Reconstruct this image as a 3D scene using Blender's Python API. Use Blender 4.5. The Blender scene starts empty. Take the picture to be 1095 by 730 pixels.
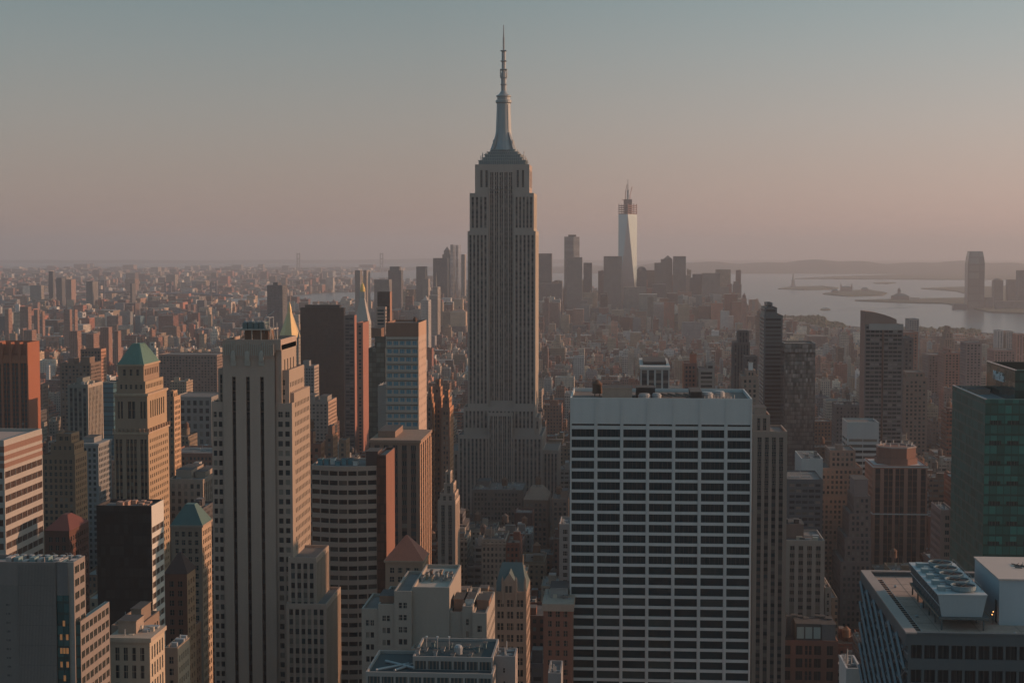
import bpy, math, random
import numpy as np
from math import sin, cos, tan, radians, pi, sqrt
random.seed(7)
S = bpy.context.scene
COL = S.collection

# ------------------------------------------------------------------ camera
F_, CX, CY, HOR, CAMZ = 1700.0, 547.5, 365.0, 263.0, 260.0
YAW = math.atan((668 - CX) / F_)
PIT = math.atan((CY - HOR) / F_)
cy_, sy_, cp_, sp_ = cos(YAW), sin(YAW), cos(PIT), sin(PIT)
FW = (-sy_ * cp_, cy_ * cp_, -sp_); RT = (cy_, sy_, 0.0); UP = (-sy_ * sp_, cy_ * sp_, cp_)
from mathutils import Matrix
cam = bpy.data.objects.new('camera', bpy.data.cameras.new('camera'))
COL.objects.link(cam)
cam.matrix_world = Matrix(((RT[0], UP[0], -FW[0], 0), (RT[1], UP[1], -FW[1], 0), (RT[2], UP[2], -FW[2], CAMZ), (0, 0, 0, 1)))
cam.data.sensor_width = 36; cam.data.lens = 36 * F_ / 1095
cam.data.clip_start = 1.0; cam.data.clip_end = 150000
S.camera = cam

# ------------------------------------------------------------------ sky, sun, exposure
SUN_AZ, SUN_EL = 76.0, 13.0          # degrees right of the street grid's far axis, above the horizon
HAZE = 6.7e-5
wd = bpy.data.worlds.new('World'); S.world = wd; wd.use_nodes = True
nt = wd.node_tree; nt.nodes.clear()
out = nt.nodes.new('ShaderNodeOutputWorld'); bg = nt.nodes.new('ShaderNodeBackground')
sky = nt.nodes.new('ShaderNodeTexSky'); sky.sky_type = 'NISHITA'; sky.sun_disc = False
sky.sun_elevation = radians(SUN_EL); sky.sun_rotation = radians(SUN_AZ)
sky.altitude = 200; sky.dust_density = 3.0; sky.air_density = 1.2; sky.ozone_density = 1.0
tc = nt.nodes.new('ShaderNodeTexCoord'); sep = nt.nodes.new('ShaderNodeSeparateXYZ')
nt.links.new(tc.outputs['Generated'], sep.inputs[0])
rp = nt.nodes.new('ShaderNodeValToRGB')                 # thin bands of dusty air low in the evening sky
rp.color_ramp.elements[0].position = 0.0; rp.color_ramp.elements[0].color = (3.95, 2.5, 2.15, 1)
rp.color_ramp.elements[1].position = 1.0; rp.color_ramp.elements[1].color = (0.8, 1.6, 2.0, 1)
for p, c in ((0.03, (3.75, 2.65, 2.35, 1)), (0.075, (3.2, 2.66, 2.52, 1)), (0.12, (2.5, 2.5, 2.5, 1)), (0.16, (1.85, 2.25, 2.35, 1)), (0.3, (1.15, 1.85, 2.15, 1))):
    e = rp.color_ramp.elements.new(p); e.color = c
nt.links.new(sep.outputs[2], rp.inputs[0])
mx = nt.nodes.new('ShaderNodeMix'); mx.data_type = 'RGBA'; mx.inputs[0].default_value = 0.80
# glow towards the sun's side of the sky
dt = nt.nodes.new('ShaderNodeVectorMath'); dt.operation = 'DOT_PRODUCT'
dt.inputs[1].default_value = (sin(radians(SUN_AZ)), cos(radians(SUN_AZ)), 0)
nt.links.new(tc.outputs['Generated'], dt.inputs[0])
gl = nt.nodes.new('ShaderNodeMapRange'); gl.inputs[1].default_value = 0.12; gl.inputs[2].default_value = 1.0
gl.inputs[3].default_value = 0.88; gl.inputs[4].default_value = 1.68
nt.links.new(dt.outputs['Value'], gl.inputs[0])
vm = nt.nodes.new('ShaderNodeVectorMath'); vm.operation = 'SCALE'
gz = nt.nodes.new('ShaderNodeMapRange'); gz.inputs[1].default_value = 0.0; gz.inputs[2].default_value = 0.6; nt.links.new(dt.outputs['Value'], gz.inputs[0])
gt = nt.nodes.new('ShaderNodeMix'); gt.data_type = 'RGBA'; gt.inputs[6].default_value = (.9, 1.0, 1.03, 1); gt.inputs[7].default_value = (1.04, 1.08, 1.1, 1); nt.links.new(gz.outputs[0], gt.inputs[0])
gm2 = nt.nodes.new('ShaderNodeVectorMath'); gm2.operation = 'MULTIPLY'; nt.links.new(rp.outputs[0], gm2.inputs[0]); nt.links.new(gt.outputs[2], gm2.inputs[1])
nt.links.new(gm2.outputs[0], vm.inputs[0]); nt.links.new(gl.outputs[0], vm.inputs['Scale'])
g2 = nt.nodes.new('ShaderNodeMapRange'); g2.inputs[1].default_value = -0.6; g2.inputs[2].default_value = -0.12; nt.links.new(dt.outputs['Value'], g2.inputs[0])
tn = nt.nodes.new('ShaderNodeMix'); tn.data_type = 'RGBA'; tn.inputs[6].default_value = (.55, .92, 1.1, 1); tn.inputs[7].default_value = (1, 1, 1, 1)   # bluer away from the sun
nt.links.new(g2.outputs[0], tn.inputs[0])
ml = nt.nodes.new('ShaderNodeVectorMath'); ml.operation = 'MULTIPLY'; nt.links.new(vm.outputs[0], ml.inputs[0]); nt.links.new(tn.outputs[2], ml.inputs[1])
nt.links.new(sky.outputs[0], mx.inputs[6]); nt.links.new(ml.outputs[0], mx.inputs[7])
nt.links.new(mx.outputs[2], bg.inputs[0]); bg.inputs[1].default_value = 0.10
nt.links.new(bg.outputs[0], out.inputs[0])

sl = bpy.data.lights.new('sun', 'SUN'); sl.energy = 2.7; sl.angle = radians(0.6); sl.color = (1.0, 0.56, 0.33)
so = bpy.data.objects.new('sun', sl); COL.objects.link(so)
from mathutils import Vector
sv = Vector((sin(radians(SUN_AZ)) * cos(radians(SUN_EL)), cos(radians(SUN_AZ)) * cos(radians(SUN_EL)), sin(radians(SUN_EL))))
so.rotation_euler = sv.to_track_quat('Z', 'Y').to_euler(); so.location = (400, -200, 900)
S.view_settings.view_transform = 'Standard'; S.view_settings.look = 'None'
S.view_settings.exposure = 0.33; S.view_settings.gamma = 1.0
S.cycles.max_bounces = 5; S.cycles.diffuse_bounces = 2; S.cycles.glossy_bounces = 3
S.cycles.volume_bounces = 1; S.cycles.transmission_bounces = 2; S.cycles.use_denoising = True

# ------------------------------------------------------------------ geometry of the view: photo pixel -> metres
def ray(px, py):
    a, b = (px - CX) / F_, (CY - py) / F_
    return tuple(FW[i] + RT[i] * a + UP[i] * b for i in range(3))
def at(px, py, Y):
    r = ray(px, py); t = Y / r[1]
    return r[0] * t, CAMZ + r[2] * t
def yback(px, py, X):
    r = ray(px, py); t = X / r[0]
    return r[1] * t
RE = 7.4e6
def zg(x, y): return -(x * x + y * y) / (2 * RE)
def ground(px, py, off=0.0):
    r = ray(px, py); h2 = r[0] ** 2 + r[1] ** 2
    a, b, c = h2 / (2 * RE), r[2], CAMZ - off
    d = b * b - 4 * a * c
    t = -b / (2 * a) if d < 0 else (-b - sqrt(d)) / (2 * a)
    x, y = r[0] * t, r[1] * t
    return x, y, zg(x, y) + off
def proj(x, y, z):
    z -= CAMZ
    d = x * FW[0] + y * FW[1] + z * FW[2]
    return CX + F_ * (x * RT[0] + y * RT[1]) / d, CY - F_ * (x * UP[0] + y * UP[1] + z * UP[2]) / d

# ------------------------------------------------------------------ materials
def newmat(name):
    m = bpy.data.materials.new(name); m.use_nodes = True
    n = m.node_tree; b = n.nodes['Principled BSDF']
    return m, n, b
def mth(n, op, a, b=None, c=None):
    x = n.nodes.new('ShaderNodeMath'); x.operation = op
    for i, v in enumerate((a, b, c)):
        if v is None: continue
        if isinstance(v, (int, float)): x.inputs[i].default_value = v
        else: n.links.new(v, x.inputs[i])
    return x.outputs[0]
def mixc(n, f, a, b, mode='MIX'):
    x = n.nodes.new('ShaderNodeMix'); x.data_type = 'RGBA'; x.blend_type = mode
    for i, v in ((0, f), (6, a), (7, b)):
        if isinstance(v, (int, float)): x.inputs[i].default_value = v
        elif isinstance(v, tuple): x.inputs[i].default_value = (v[0], v[1], v[2], 1)
        else: n.links.new(v, x.inputs[i])
    return x.outputs[2]
def noisen(n, scale, detail=3, stretch=None, coord='Object'):
    t = n.nodes.new('ShaderNodeTexCoord'); o = t.outputs[coord]
    if stretch:
        mp = n.nodes.new('ShaderNodeMapping'); mp.inputs['Scale'].default_value = stretch
        n.links.new(o, mp.inputs[0]); o = mp.outputs[0]
    x = n.nodes.new('ShaderNodeTexNoise'); x.inputs['Scale'].default_value = scale; x.inputs['Detail'].default_value = detail
    n.links.new(o, x.inputs['Vector'])
    return x.outputs[0]
_st = {}
def stone(c, rough=0.85, var=0.42, spec=0.3):
    k = ('s', c, rough, var)
    if k in _st: return _st[k]
    m, n, b = newmat('masonry')
    a = noisen(n, 0.12, 4); s = noisen(n, 0.5, 3, (1, 1, 0.07)); g = noisen(n, 1.6, 2)
    big = noisen(n, 0.035, 3)
    a = mth(n, 'ADD', mth(n, 'MULTIPLY', a, .6), mth(n, 'MULTIPLY', big, .4))
    v = mth(n, 'ADD', mth(n, 'MULTIPLY', a, 0.5), mth(n, 'ADD', mth(n, 'MULTIPLY', s, 0.35), mth(n, 'MULTIPLY', g, 0.3)))
    f = mth(n, 'ADD', 1 - var, mth(n, 'MULTIPLY', v, 2 * var))
    n.links.new(mixc(n, 1.0, (c[0], c[1], c[2]), mixc(n, 1.0, (1, 1, 1), f, 'MULTIPLY'), 'MULTIPLY'), b.inputs['Base Color'])
    b.inputs['Roughness'].default_value = rough; b.inputs['Specular IOR Level'].default_value = spec
    _st[k] = m; return m
def glass(dark=(.012, .026, .034), mid=(.06, .085, .095), blind=(.26, .23, .2), blinds=0.26, rough=0.12):
    k = ('g', dark, mid, blind, blinds)
    if k in _st: return _st[k]
    m, n, b = newmat('window_glass')
    uv = n.nodes.new('ShaderNodeUVMap'); se = n.nodes.new('ShaderNodeSeparateXYZ'); n.links.new(uv.outputs[0], se.inputs[0])
    oi = n.nodes.new('ShaderNodeObjectInfo')
    v = mth(n, 'FRACT', mth(n, 'ADD', se.outputs[0], oi.outputs['Random']))
    r = n.nodes.new('ShaderNodeValToRGB'); r.color_ramp.interpolation = 'CONSTANT'
    E = r.color_ramp.elements
    E[0].position = 0; E[0].color = dark + (1,)
    E[1].position = 1 - blinds; E[1].color = blind + (1,)
    e = E.new(0.5); e.color = tuple((dark[i] + mid[i]) / 2 for i in range(3)) + (1,)
    e = E.new(0.68); e.color = mid + (1,)
    e = E.new(1 - blinds * 0.35); e.color = tuple(x * .6 for x in blind) + (1,)
    n.links.new(v, r.inputs[0])
    w = noisen(n, 0.35, 2)
    n.links.new(mixc(n, 0.35, r.outputs[0], mixc(n, w, (.01, .015, .02), r.outputs[0]), 'MIX'), b.inputs['Base Color'])
    b.inputs['Roughness'].default_value = rough; b.inputs['Specular IOR Level'].default_value = 0.3
    _st[k] = m; return m
def curtain(c, rough=0.12, metal=0.45, wob=0.08, cell=(3.0, 3.8), frame=(.05, .07, .07)):
    "mirror curtain wall: panes slightly out of plane, thin mullions, all in metres on the wall's own UV"
    k = ('c', c, cell, metal)
    if k in _st: return _st[k]
    m, n, b = newmat('curtain_wall')
    uv = n.nodes.new('ShaderNodeUVMap'); se = n.nodes.new('ShaderNodeSeparateXYZ'); n.links.new(uv.outputs[0], se.inputs[0])
    u = mth(n, 'DIVIDE', se.outputs[0], cell[0]); v = mth(n, 'DIVIDE', se.outputs[1], cell[1])
    fu, fv = mth(n, 'FRACT', u), mth(n, 'FRACT', v)
    mu = mth(n, 'MAXIMUM', mth(n, 'LESS_THAN', fu, 0.1), mth(n, 'LESS_THAN', fv, 0.22))
    cb = n.nodes.new('ShaderNodeCombineXYZ'); n.links.new(mth(n, 'FLOOR', u), cb.inputs[0]); n.links.new(mth(n, 'FLOOR', v), cb.inputs[1])
    wn = n.nodes.new('ShaderNodeTexWhiteNoise'); n.links.new(cb.outputs[0], wn.inputs['Vector'])
    tone = mth(n, 'ADD', 0.65, mth(n, 'MULTIPLY', wn.outputs['Value'], 0.7))
    pc = mixc(n, 1.0, c, mixc(n, 1.0, (1, 1, 1), tone, 'MULTIPLY'), 'MULTIPLY')
    n.links.new(mixc(n, mth(n, 'MULTIPLY', mu, 0.8), pc, frame), b.inputs['Base Color'])
    geo = n.nodes.new('ShaderNodeNewGeometry')
    sub = n.nodes.new('ShaderNodeVectorMath'); sub.operation = 'SUBTRACT'; sub.inputs[1].default_value = (.5, .5, .5)
    n.links.new(wn.outputs['Color'], sub.inputs[0])
    scl = n.nodes.new('ShaderNodeVectorMath'); scl.operation = 'SCALE'; scl.inputs['Scale'].default_value = wob
    n.links.new(sub.outputs[0], scl.inputs[0])
    ad = n.nodes.new('ShaderNodeVectorMath'); n.links.new(geo.outputs['Normal'], ad.inputs[0]); n.links.new(scl.outputs[0], ad.inputs[1])
    no = n.nodes.new('ShaderNodeVectorMath'); no.operation = 'NORMALIZE'; n.links.new(ad.outputs[0], no.inputs[0])
    n.links.new(no.outputs[0], b.inputs['Normal'])
    b.inputs['Metallic'].default_value = metal; b.inputs['Roughness'].default_value = rough
    _st[k] = m; return m
def lamp(c, e):
    m, n, b = newmat('lit_glass'); b.inputs['Base Color'].default_value = c + (1,)
    b.inputs['Emission Color'].default_value = c + (1,); b.inputs['Emission Strength'].default_value = e
    return m
def city(bay, fl, ww, wh, name):
    "wall whose windows are laid out in metres on its UV; colour from the building's own attribute"
    m, n, b = newmat(name)
    uv = n.nodes.new('ShaderNodeUVMap'); se = n.nodes.new('ShaderNodeSeparateXYZ'); n.links.new(uv.outputs[0], se.inputs[0])
    u = mth(n, 'DIVIDE', se.outputs[0], bay); v = mth(n, 'DIVIDE', se.outputs[1], fl)
    fu, fv = mth(n, 'FRACT', u), mth(n, 'FRACT', v)
    mk = mth(n, 'MULTIPLY', mth(n, 'LESS_THAN', mth(n, 'ABSOLUTE', mth(n, 'SUBTRACT', fu, .5)), ww / 2),
             mth(n, 'LESS_THAN', mth(n, 'ABSOLUTE', mth(n, 'SUBTRACT', fv, .5)), wh / 2))
    cb = n.nodes.new('ShaderNodeCombineXYZ'); n.links.new(mth(n, 'FLOOR', u), cb.inputs[0]); n.links.new(mth(n, 'FLOOR', v), cb.inputs[1])
    wn = n.nodes.new('ShaderNodeTexWhiteNoise'); n.links.new(cb.outputs[0], wn.inputs['Vector'])
    at_ = n.nodes.new('ShaderNodeAttribute'); at_.attribute_name = 'Col'
    w1 = mixc(n, mth(n, 'GREATER_THAN', wn.outputs['Value'], .78), (.02, .03, .035), (.16, .15, .14))
    ns = noisen(n, 0.06, 4)
    wl = mixc(n, 1.0, at_.outputs[0], mixc(n, 1.0, (1.25, 1.25, 1.25), mth(n, 'ADD', .5, mth(n, 'MULTIPLY', ns, .7)), 'MULTIPLY'), 'MULTIPLY')
    n.links.new(mixc(n, mk, wl, w1), b.inputs['Base Color'])
    n.links.new(mth(n, 'SUBTRACT', .9, mth(n, 'MULTIPLY', mk, .72)), b.inputs['Roughness'])
    return m
def attrmat(name, rough=.9):
    m, n, b = newmat(name)
    at_ = n.nodes.new('ShaderNodeAttribute'); at_.attribute_name = 'Col'
    ns = noisen(n, 0.25, 4)
    n.links.new(mixc(n, 1.0, at_.outputs[0], mixc(n, 1.0, (1.4, 1.4, 1.4), mth(n, 'ADD', .4, mth(n, 'MULTIPLY', ns, .6)), 'MULTIPLY'), 'MULTIPLY'), b.inputs['Base Color'])
    b.inputs['Roughness'].default_value = rough; return m
CITYW = [city(3.1, 3.5, .42, .5, 'punched_masonry'), city(2.3, 3.3, .5, .55, 'small_window_masonry'), city(4.2, 3.7, .8, .45, 'ribbon_window_wall')]
ATT = attrmat('painted_masonry')
LIME = (.37, .32, .275); TAN = (.37, .27, .19); RED = (.26, .105, .07); BROWN = (.2, .12, .085); GREY = (.27, .27, .265)
CREAM = (.46, .4, .33); WHITE = (.62, .62, .6); DARK = (.045, .042, .042); ORANGE = (.34, .125, .07); COPPER = (.11, .19, .155)
GL = glass(); ROOFM = stone((.16, .15, .145), .95, .5); TAR = stone((.07, .068, .068), .95, .5); STEEL = stone((.3, .31, .32), .45, .3, .6)
WOOD = stone((.14, .08, .055), .9, .4)

# ------------------------------------------------------------------ mesh collector
class MB:
    def __init__(s): s.v = []; s.f = []; s.m = []; s.uv = []; s.c = []; s.mats = []
    def mi(s, m):
        if m not in s.mats: s.mats.append(m)
        return s.mats.index(m)
    def poly(s, pts, m, uv=None, col=(1, 1, 1)):
        k = len(s.v); s.v.extend(pts); n = len(pts)
        s.f.append(tuple(range(k, k + n))); s.m.append(s.mi(m)); s.c.append((n, col))
        s.uv.extend(uv if uv else [(0, 0)] * n)
    def box(s, x0, x1, y0, y1, z0, z1, m, top=None, col=(1, 1, 1), tcol=None, bottom=False):
        top = top or m; tcol = tcol or col
        u = [(x0, z0), (x1, z0), (x1, z1), (x0, z1)]; w = [(y0, z0), (y1, z0), (y1, z1), (y0, z1)]
        s.poly([(x0, y0, z0), (x1, y0, z0), (x1, y0, z1), (x0, y0, z1)], m, u, col)
        s.poly([(x1, y0, z0), (x1, y1, z0), (x1, y1, z1), (x1, y0, z1)], m, w, col)
        s.poly([(x1, y1, z0), (x0, y1, z0), (x0, y1, z1), (x1, y1, z1)], m, [(x1, z0), (x0, z0), (x0, z1), (x1, z1)], col)
        s.poly([(x0, y1, z0), (x0, y0, z0), (x0, y0, z1), (x0, y1, z1)], m, [(y1, z0), (y0, z0), (y0, z1), (y1, z1)], col)
        s.poly([(x0, y0, z1), (x1, y0, z1), (x1, y1, z1), (x0, y1, z1)], top, [(x0, y0), (x1, y0), (x1, y1), (x0, y1)], tcol)
        if bottom: s.poly([(x0, y1, z0), (x1, y1, z0), (x1, y0, z0), (x0, y0, z0)], m, None, col)
    def hip(s, x0, x1, y0, y1, z0, z1, m, top=0.0, col=(1, 1, 1)):
        cx, cy = (x0 + x1) / 2, (y0 + y1) / 2; a, b = (x1 - x0) / 2 * top, (y1 - y0) / 2 * top
        L = [(x0, y0, z0), (x1, y0, z0), (x1, y1, z0), (x0, y1, z0)]
        T = [(cx - a, cy - b, z1), (cx + a, cy - b, z1), (cx + a, cy + b, z1), (cx - a, cy + b, z1)]
        for i in range(4):
            j = (i + 1) % 4
            s.poly([L[i], L[j], T[j], T[i]] if top else [L[i], L[j], (cx, cy, z1)], m, None, col)
        if top: s.poly(T, m, None, col)
    def lathe(s, cx, cy, prof, m, n=16, col=(1, 1, 1), rot=0.0, cap=True):
        R = [[(cx + r * cos(rot + 2 * pi * i / n), cy + r * sin(rot + 2 * pi * i / n), z) for i in range(n)] for r, z in prof]
        for a, b in zip(R, R[1:]):
            for i in range(n):
                j = (i + 1) % n; s.poly([a[i], a[j], b[j], b[i]], m, None, col)
        if cap and prof[-1][0] > 1e-3: s.poly(R[-1], m, None, col)
    def bar(s, p, q, r, m, n=4, col=(1, 1, 1), r2=None):
        p, q = Vector(p), Vector(q); d = (q - p).normalized(); a = d.orthogonal().normalized(); b = d.cross(a); r2 = r if r2 is None else r2
        A = [tuple(p + r * (a * cos(2 * pi * i / n + .785) + b * sin(2 * pi * i / n + .785))) for i in range(n)]
        B = [tuple(q + r2 * (a * cos(2 * pi * i / n + .785) + b * sin(2 * pi * i / n + .785))) for i in range(n)]
        for i in range(n): j = (i + 1) % n; s.poly([A[i], A[j], B[j], B[i]], m, None, col)
        s.poly(B, m, None, col); s.poly(A[::-1], m, None, col)
    def mesh(s, name, org=(0, 0, 0)):
        me = bpy.data.meshes.new(name)
        v = np.array(s.v, dtype=np.float64) - np.array(org)
        me.from_pydata([tuple(x) for x in v.tolist()], [], s.f)
        for m in s.mats: me.materials.append(m)
        me.polygons.foreach_set('material_index', s.m)
        uvl = me.uv_layers.new(name='UVMap'); uvl.data.foreach_set('uv', np.array(s.uv, dtype=np.float32).ravel())
        ca = me.color_attributes.new('Col', 'FLOAT_COLOR', 'CORNER')
        arr = np.ones((len(s.uv), 4), dtype=np.float32)
        ns = np.array([k for k, _ in s.c]); cs = np.array([c for _, c in s.c], dtype=np.float32)
        arr[:, :3] = np.repeat(cs, ns, axis=0); ca.data.foreach_set('color', arr.ravel())
        me.update(); return me
    def obj(s, name, parent=None, org=(0, 0, 0)):
        o = bpy.data.objects.new(name, s.mesh(name, org)); COL.objects.link(o)
        if parent: o.parent = parent
        else: o.location = org
        return o
def tag(o, label=None, cat=None, group=None, kind=None):
    for k, v in (('label', label), ('category', cat), ('group', group), ('kind', kind)):
        if v: o[k] = v
    return o

# ------------------------------------------------------------------ window openings cut into walls
def ST(bay=3.2, fl=3.7, ww=.5, wh=.55, dep=.4, mode='punch', em=1.0, tm=2.0, bm=0.0, sub=1, gap=.3, wall=None, span=None, gl=None, nofl=None, cols=None):
    return dict(bay=bay, fl=fl, ww=ww, wh=wh, dep=dep, mode=mode, em=em, tm=tm, bm=bm, sub=sub, gap=gap, wall=wall, span=span, gl=gl or GL, nofl=nofl, cols=cols)
_pane = {}; MULL = stone((.05, .06, .065), .5, .1, .5)
def pane_mesh(w, h, g, fr):
    k = (round(w, 1), round(h, 1), g.name, fr.name)
    if k not in _pane:
        b = MB(); a, c = w / 2 + .002, h / 2 + .002
        b.box(-a, a, 0, .12, -c, c, g)
        if w < 2.2: b.box(-a, a, -.05, 0, -.06, .06, fr)
        else:
            n = max(2, round(w / 1.7))
            for i in range(1, n): x = -a + 2 * a * i / n; b.box(x - .05, x + .05, -.06, 0, -c, c, MULL)
        _pane[k] = b.mesh('window')
    return _pane[k]
class Bld:
    def __init__(s, name, label, x, y, cat='building', group=None, parts=100, vb=None):
        s.root = bpy.data.objects.new(name, None); s.org = (x, y, 0.0); s.root.location = s.org
        COL.objects.link(s.root); tag(s.root, label, cat, group); s.wall = MB(); s.roofs = []; s.win = []; s.np = parts; s.vb = vb
    def face(s, side, a0, a1, c, z0, z1, st):
        wl = st['wall']; mb = s.wall
        if side == 'F': P = lambda u, z, d: (u, c + d, z)
        elif side == 'K': P = lambda u, z, d: (u, c - d, z)
        elif side == 'R': P = lambda u, z, d: (c - d, u, z)
        else: P = lambda u, z, d: (c + d, u, z)
        fl = side in 'KL'
        def q(u0, u1, za, zb, d, m):
            if u1 - u0 < 1e-3 or zb - za < 1e-3: return
            p = [P(u0, za, d), P(u1, za, d), P(u1, zb, d), P(u0, zb, d)]; t = [(u0, za), (u1, za), (u1, zb), (u0, zb)]
            if fl: p.reverse(); t.reverse()
            mb.poly(p, m, t)
        if st['mode'] == 'plain': q(a0, a1, z0, z1, 0, wl); return
        w = a1 - a0
        if st['cols']: cols = [(a0 + x * w, a0 + y * w) for x, y in st['cols']]
        else:
            em = min(st['em'], w * .2); n = max(1, round((w - 2 * em) / st['bay'])); b = (w - 2 * em) / n; cols = []
            for i in range(n):
                h0 = a0 + em + i * b + (1 - st['ww']) / 2 * b; hw = st['ww'] * b; k = st['sub']; g = st['gap']; sw = (hw - g * (k - 1)) / k
                for j in range(k): cols.append((h0 + j * (sw + g), h0 + j * (sw + g) + sw))
        top = z1 - st['tm']; n = int((top - z0 - st['bm']) / st['fl'])
        if st['nofl']: n = min(n, st['nofl'])
        if n < 1: q(a0, a1, z0, z1, 0, wl); return
        f, wh = st['fl'], st['wh']
        rows = [(top - (i + .5) * f - wh * f / 2, top - (i + .5) * f + wh * f / 2) for i in range(n)][::-1]
        dep = st['dep']
        def reveal(u0, u1, za, zb):
            for p in ([P(u0, za, 0), P(u0, za, dep), P(u0, zb, dep), P(u0, zb, 0)], [P(u1, za, dep), P(u1, za, 0), P(u1, zb, 0), P(u1, zb, dep)],
                      [P(u0, za, 0), P(u1, za, 0), P(u1, za, dep), P(u0, za, dep)], [P(u0, zb, dep), P(u1, zb, dep), P(u1, zb, 0), P(u0, zb, 0)]):
                mb.poly(p, wl)
        if st['mode'] == 'strip':
            zb0, zt0 = rows[0][0] - .3, rows[-1][1] + .3
            q(a0, a1, z0, zb0, 0, wl); q(a0, a1, zt0, z1, 0, wl); u = a0
            for c0, c1 in cols:
                q(u, c0, zb0, zt0, 0, wl); u = c1; reveal(c0, c1, zb0, zt0); q(c0, c1, zb0, zt0, dep, st['span'] or wl)
            q(u, a1, zb0, zt0, 0, wl)
        else:
            z = z0
            for r0, r1 in rows:
                q(a0, a1, z, r0, 0, wl); z = r1; u = a0
                for c0, c1 in cols:
                    q(u, c0, r0, r1, 0, wl); u = c1; reveal(c0, c1, r0, r1)
                q(u, a1, r0, r1, 0, wl)
            q(a0, a1, z, z1, 0, wl)
        di = dep - .1
        for r0, r1 in rows:
            for c0, c1 in cols:
                s.win.append((side, (c0 + c1) / 2, (r0 + r1) / 2, c1 - c0, r1 - r0, P((c0 + c1) / 2, (r0 + r1) / 2, di), st['gl'], wl))
    def tier(s, x0, x1, y0, y1, z0, z1, st, side=None, roof=None, par=1.0, sides='FRLK', back=None):
        side = side or st; s.roof = MB(); s.roofs.append(s.roof)
        if 'F' in sides: s.face('F', x0, x1, y0, z0, z1, st)
        if 'K' in sides: s.face('K', x0, x1, y1, z0, z1, back or st)
        if 'R' in sides: s.face('R', y0, y1, x1, z0, z1, side)
        if 'L' in sides: s.face('L', y0, y1, x0, z0, z1, side)
        t = .5; wl = st['wall']; r = s.roof
        if par > 0:                                        # parapet ring round a lower deck
            zd = z1 - par; u = s.wall
            for (a, b, c, d) in ((x0, x1, y0, y0 + t), (x0, x1, y1 - t, y1), (x0, x0 + t, y0 + t, y1 - t), (x1 - t, x1, y0 + t, y1 - t)):
                u.poly([(a, c, z1), (b, c, z1), (b, d, z1), (a, d, z1)], wl)
            for p in ([(x0 + t, y0 + t), (x1 - t, y0 + t)], [(x1 - t, y0 + t), (x1 - t, y1 - t)], [(x1 - t, y1 - t), (x0 + t, y1 - t)], [(x0 + t, y1 - t), (x0 + t, y0 + t)]):
                (a, b), (c, d) = p; u.poly([(a, b, zd), (c, d, zd), (c, d, z1), (a, b, z1)][::-1], wl)
            r.poly([(x0 + t, y0 + t, zd), (x1 - t, y0 + t, zd), (x1 - t, y1 - t, zd), (x0 + t, y1 - t, zd)], roof or ROOFM)
        elif par == 0: r.poly([(x0, y0, z1), (x1, y0, z1), (x1, y1, z1), (x0, y1, z1)], roof or ROOFM)
    def part(s, name, mb, parent=None, label=None, kind=None):
        o = mb.obj(name, parent or s.root, s.org); tag(o, label, kind=kind); return o
    def bulk(s, x0, x1, y0, y1, z0, z1, m=None, name='bulkhead'):
        b = MB(); b.box(x0, x1, y0, y1, z0, z1, m or stone(BROWN), ROOFM)
        b.box(x0 - .2, x1 + .2, y0 - .2, y1 + .2, z1, z1 + .3, m or stone(BROWN), TAR); return s.part(name, b)
    def tank(s, x, y, z, r=2.2): s.part('water_tank', tank_mb(x, y, z, r))
    def done(s):
        for r in s.roofs:
            if r.f: s.part('roof', r)
        near = s.np > 0; vis = []; rest = []
        for w in s.win:
            side, u, z, ww, wh, p, g, fr = w
            seen = side == 'F' or (side == 'R' and p[0] < 0) or (side == 'L' and p[0] > 0)
            if seen and near:
                a, b = proj(*p)
                seen = -3 < a < 1098 and b < min(733, (s.vb or 999) + 4)
            (vis if seen and near else rest).append(w)
        vis.sort(key=lambda w: (-round(w[2]), w[0] != 'F'))
        rest += vis[s.np:]; vis = vis[:s.np]
        for side, u, z, ww, wh, p, g, fr in vis:
            o = bpy.data.objects.new('window', pane_mesh(ww, wh, g, fr)); COL.objects.link(o); o.parent = s.root
            o.location = (p[0] - s.org[0], p[1] - s.org[1], p[2]); o.rotation_euler[2] = {'F': 0, 'R': pi / 2, 'K': pi, 'L': -pi / 2}[side]
        mb = MB() if near else s.wall
        for side, u, z, ww, wh, p, g, fr in rest:
            a, c = ww / 2 + .002, wh / 2 + .002; x, y, z = p; t = [(random.random(),) * 2] * 4
            if side in 'FK': q = [(x - a, y, z - c), (x + a, y, z - c), (x + a, y, z + c), (x - a, y, z + c)]
            else: q = [(x, y - a, z - c), (x, y + a, z - c), (x, y + a, z + c), (x, y - a, z + c)]
            if side in 'KL': q.reverse()
            mb.poly(q, g, t)
        if near and mb.f: s.part('window', mb, kind='stuff')
        if s.wall.f: s.part('wall', s.wall)
        return s.root
def tank_mb(x, y, z, r=2.2, b=None, m=None, col=(1, 1, 1)):
    b = b or MB(); m = m or WOOD; lg = m if m is not WOOD else TAR
    for i in range(4):
        a = pi / 4 + i * pi / 2; b.box(x + r * .7 * cos(a) - .15, x + r * .7 * cos(a) + .15, y + r * .7 * sin(a) - .15, y + r * .7 * sin(a) + .15, z, z + r * 1.1, lg, col=col)
    b.lathe(x, y, [(r, z + r * 1.1), (r * .93, z + r * 3)], m, 12, col); b.lathe(x, y, [(r * 1.08, z + r * 3), (0.02, z + r * 3.9)], m, 12, col)
    return b

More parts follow.
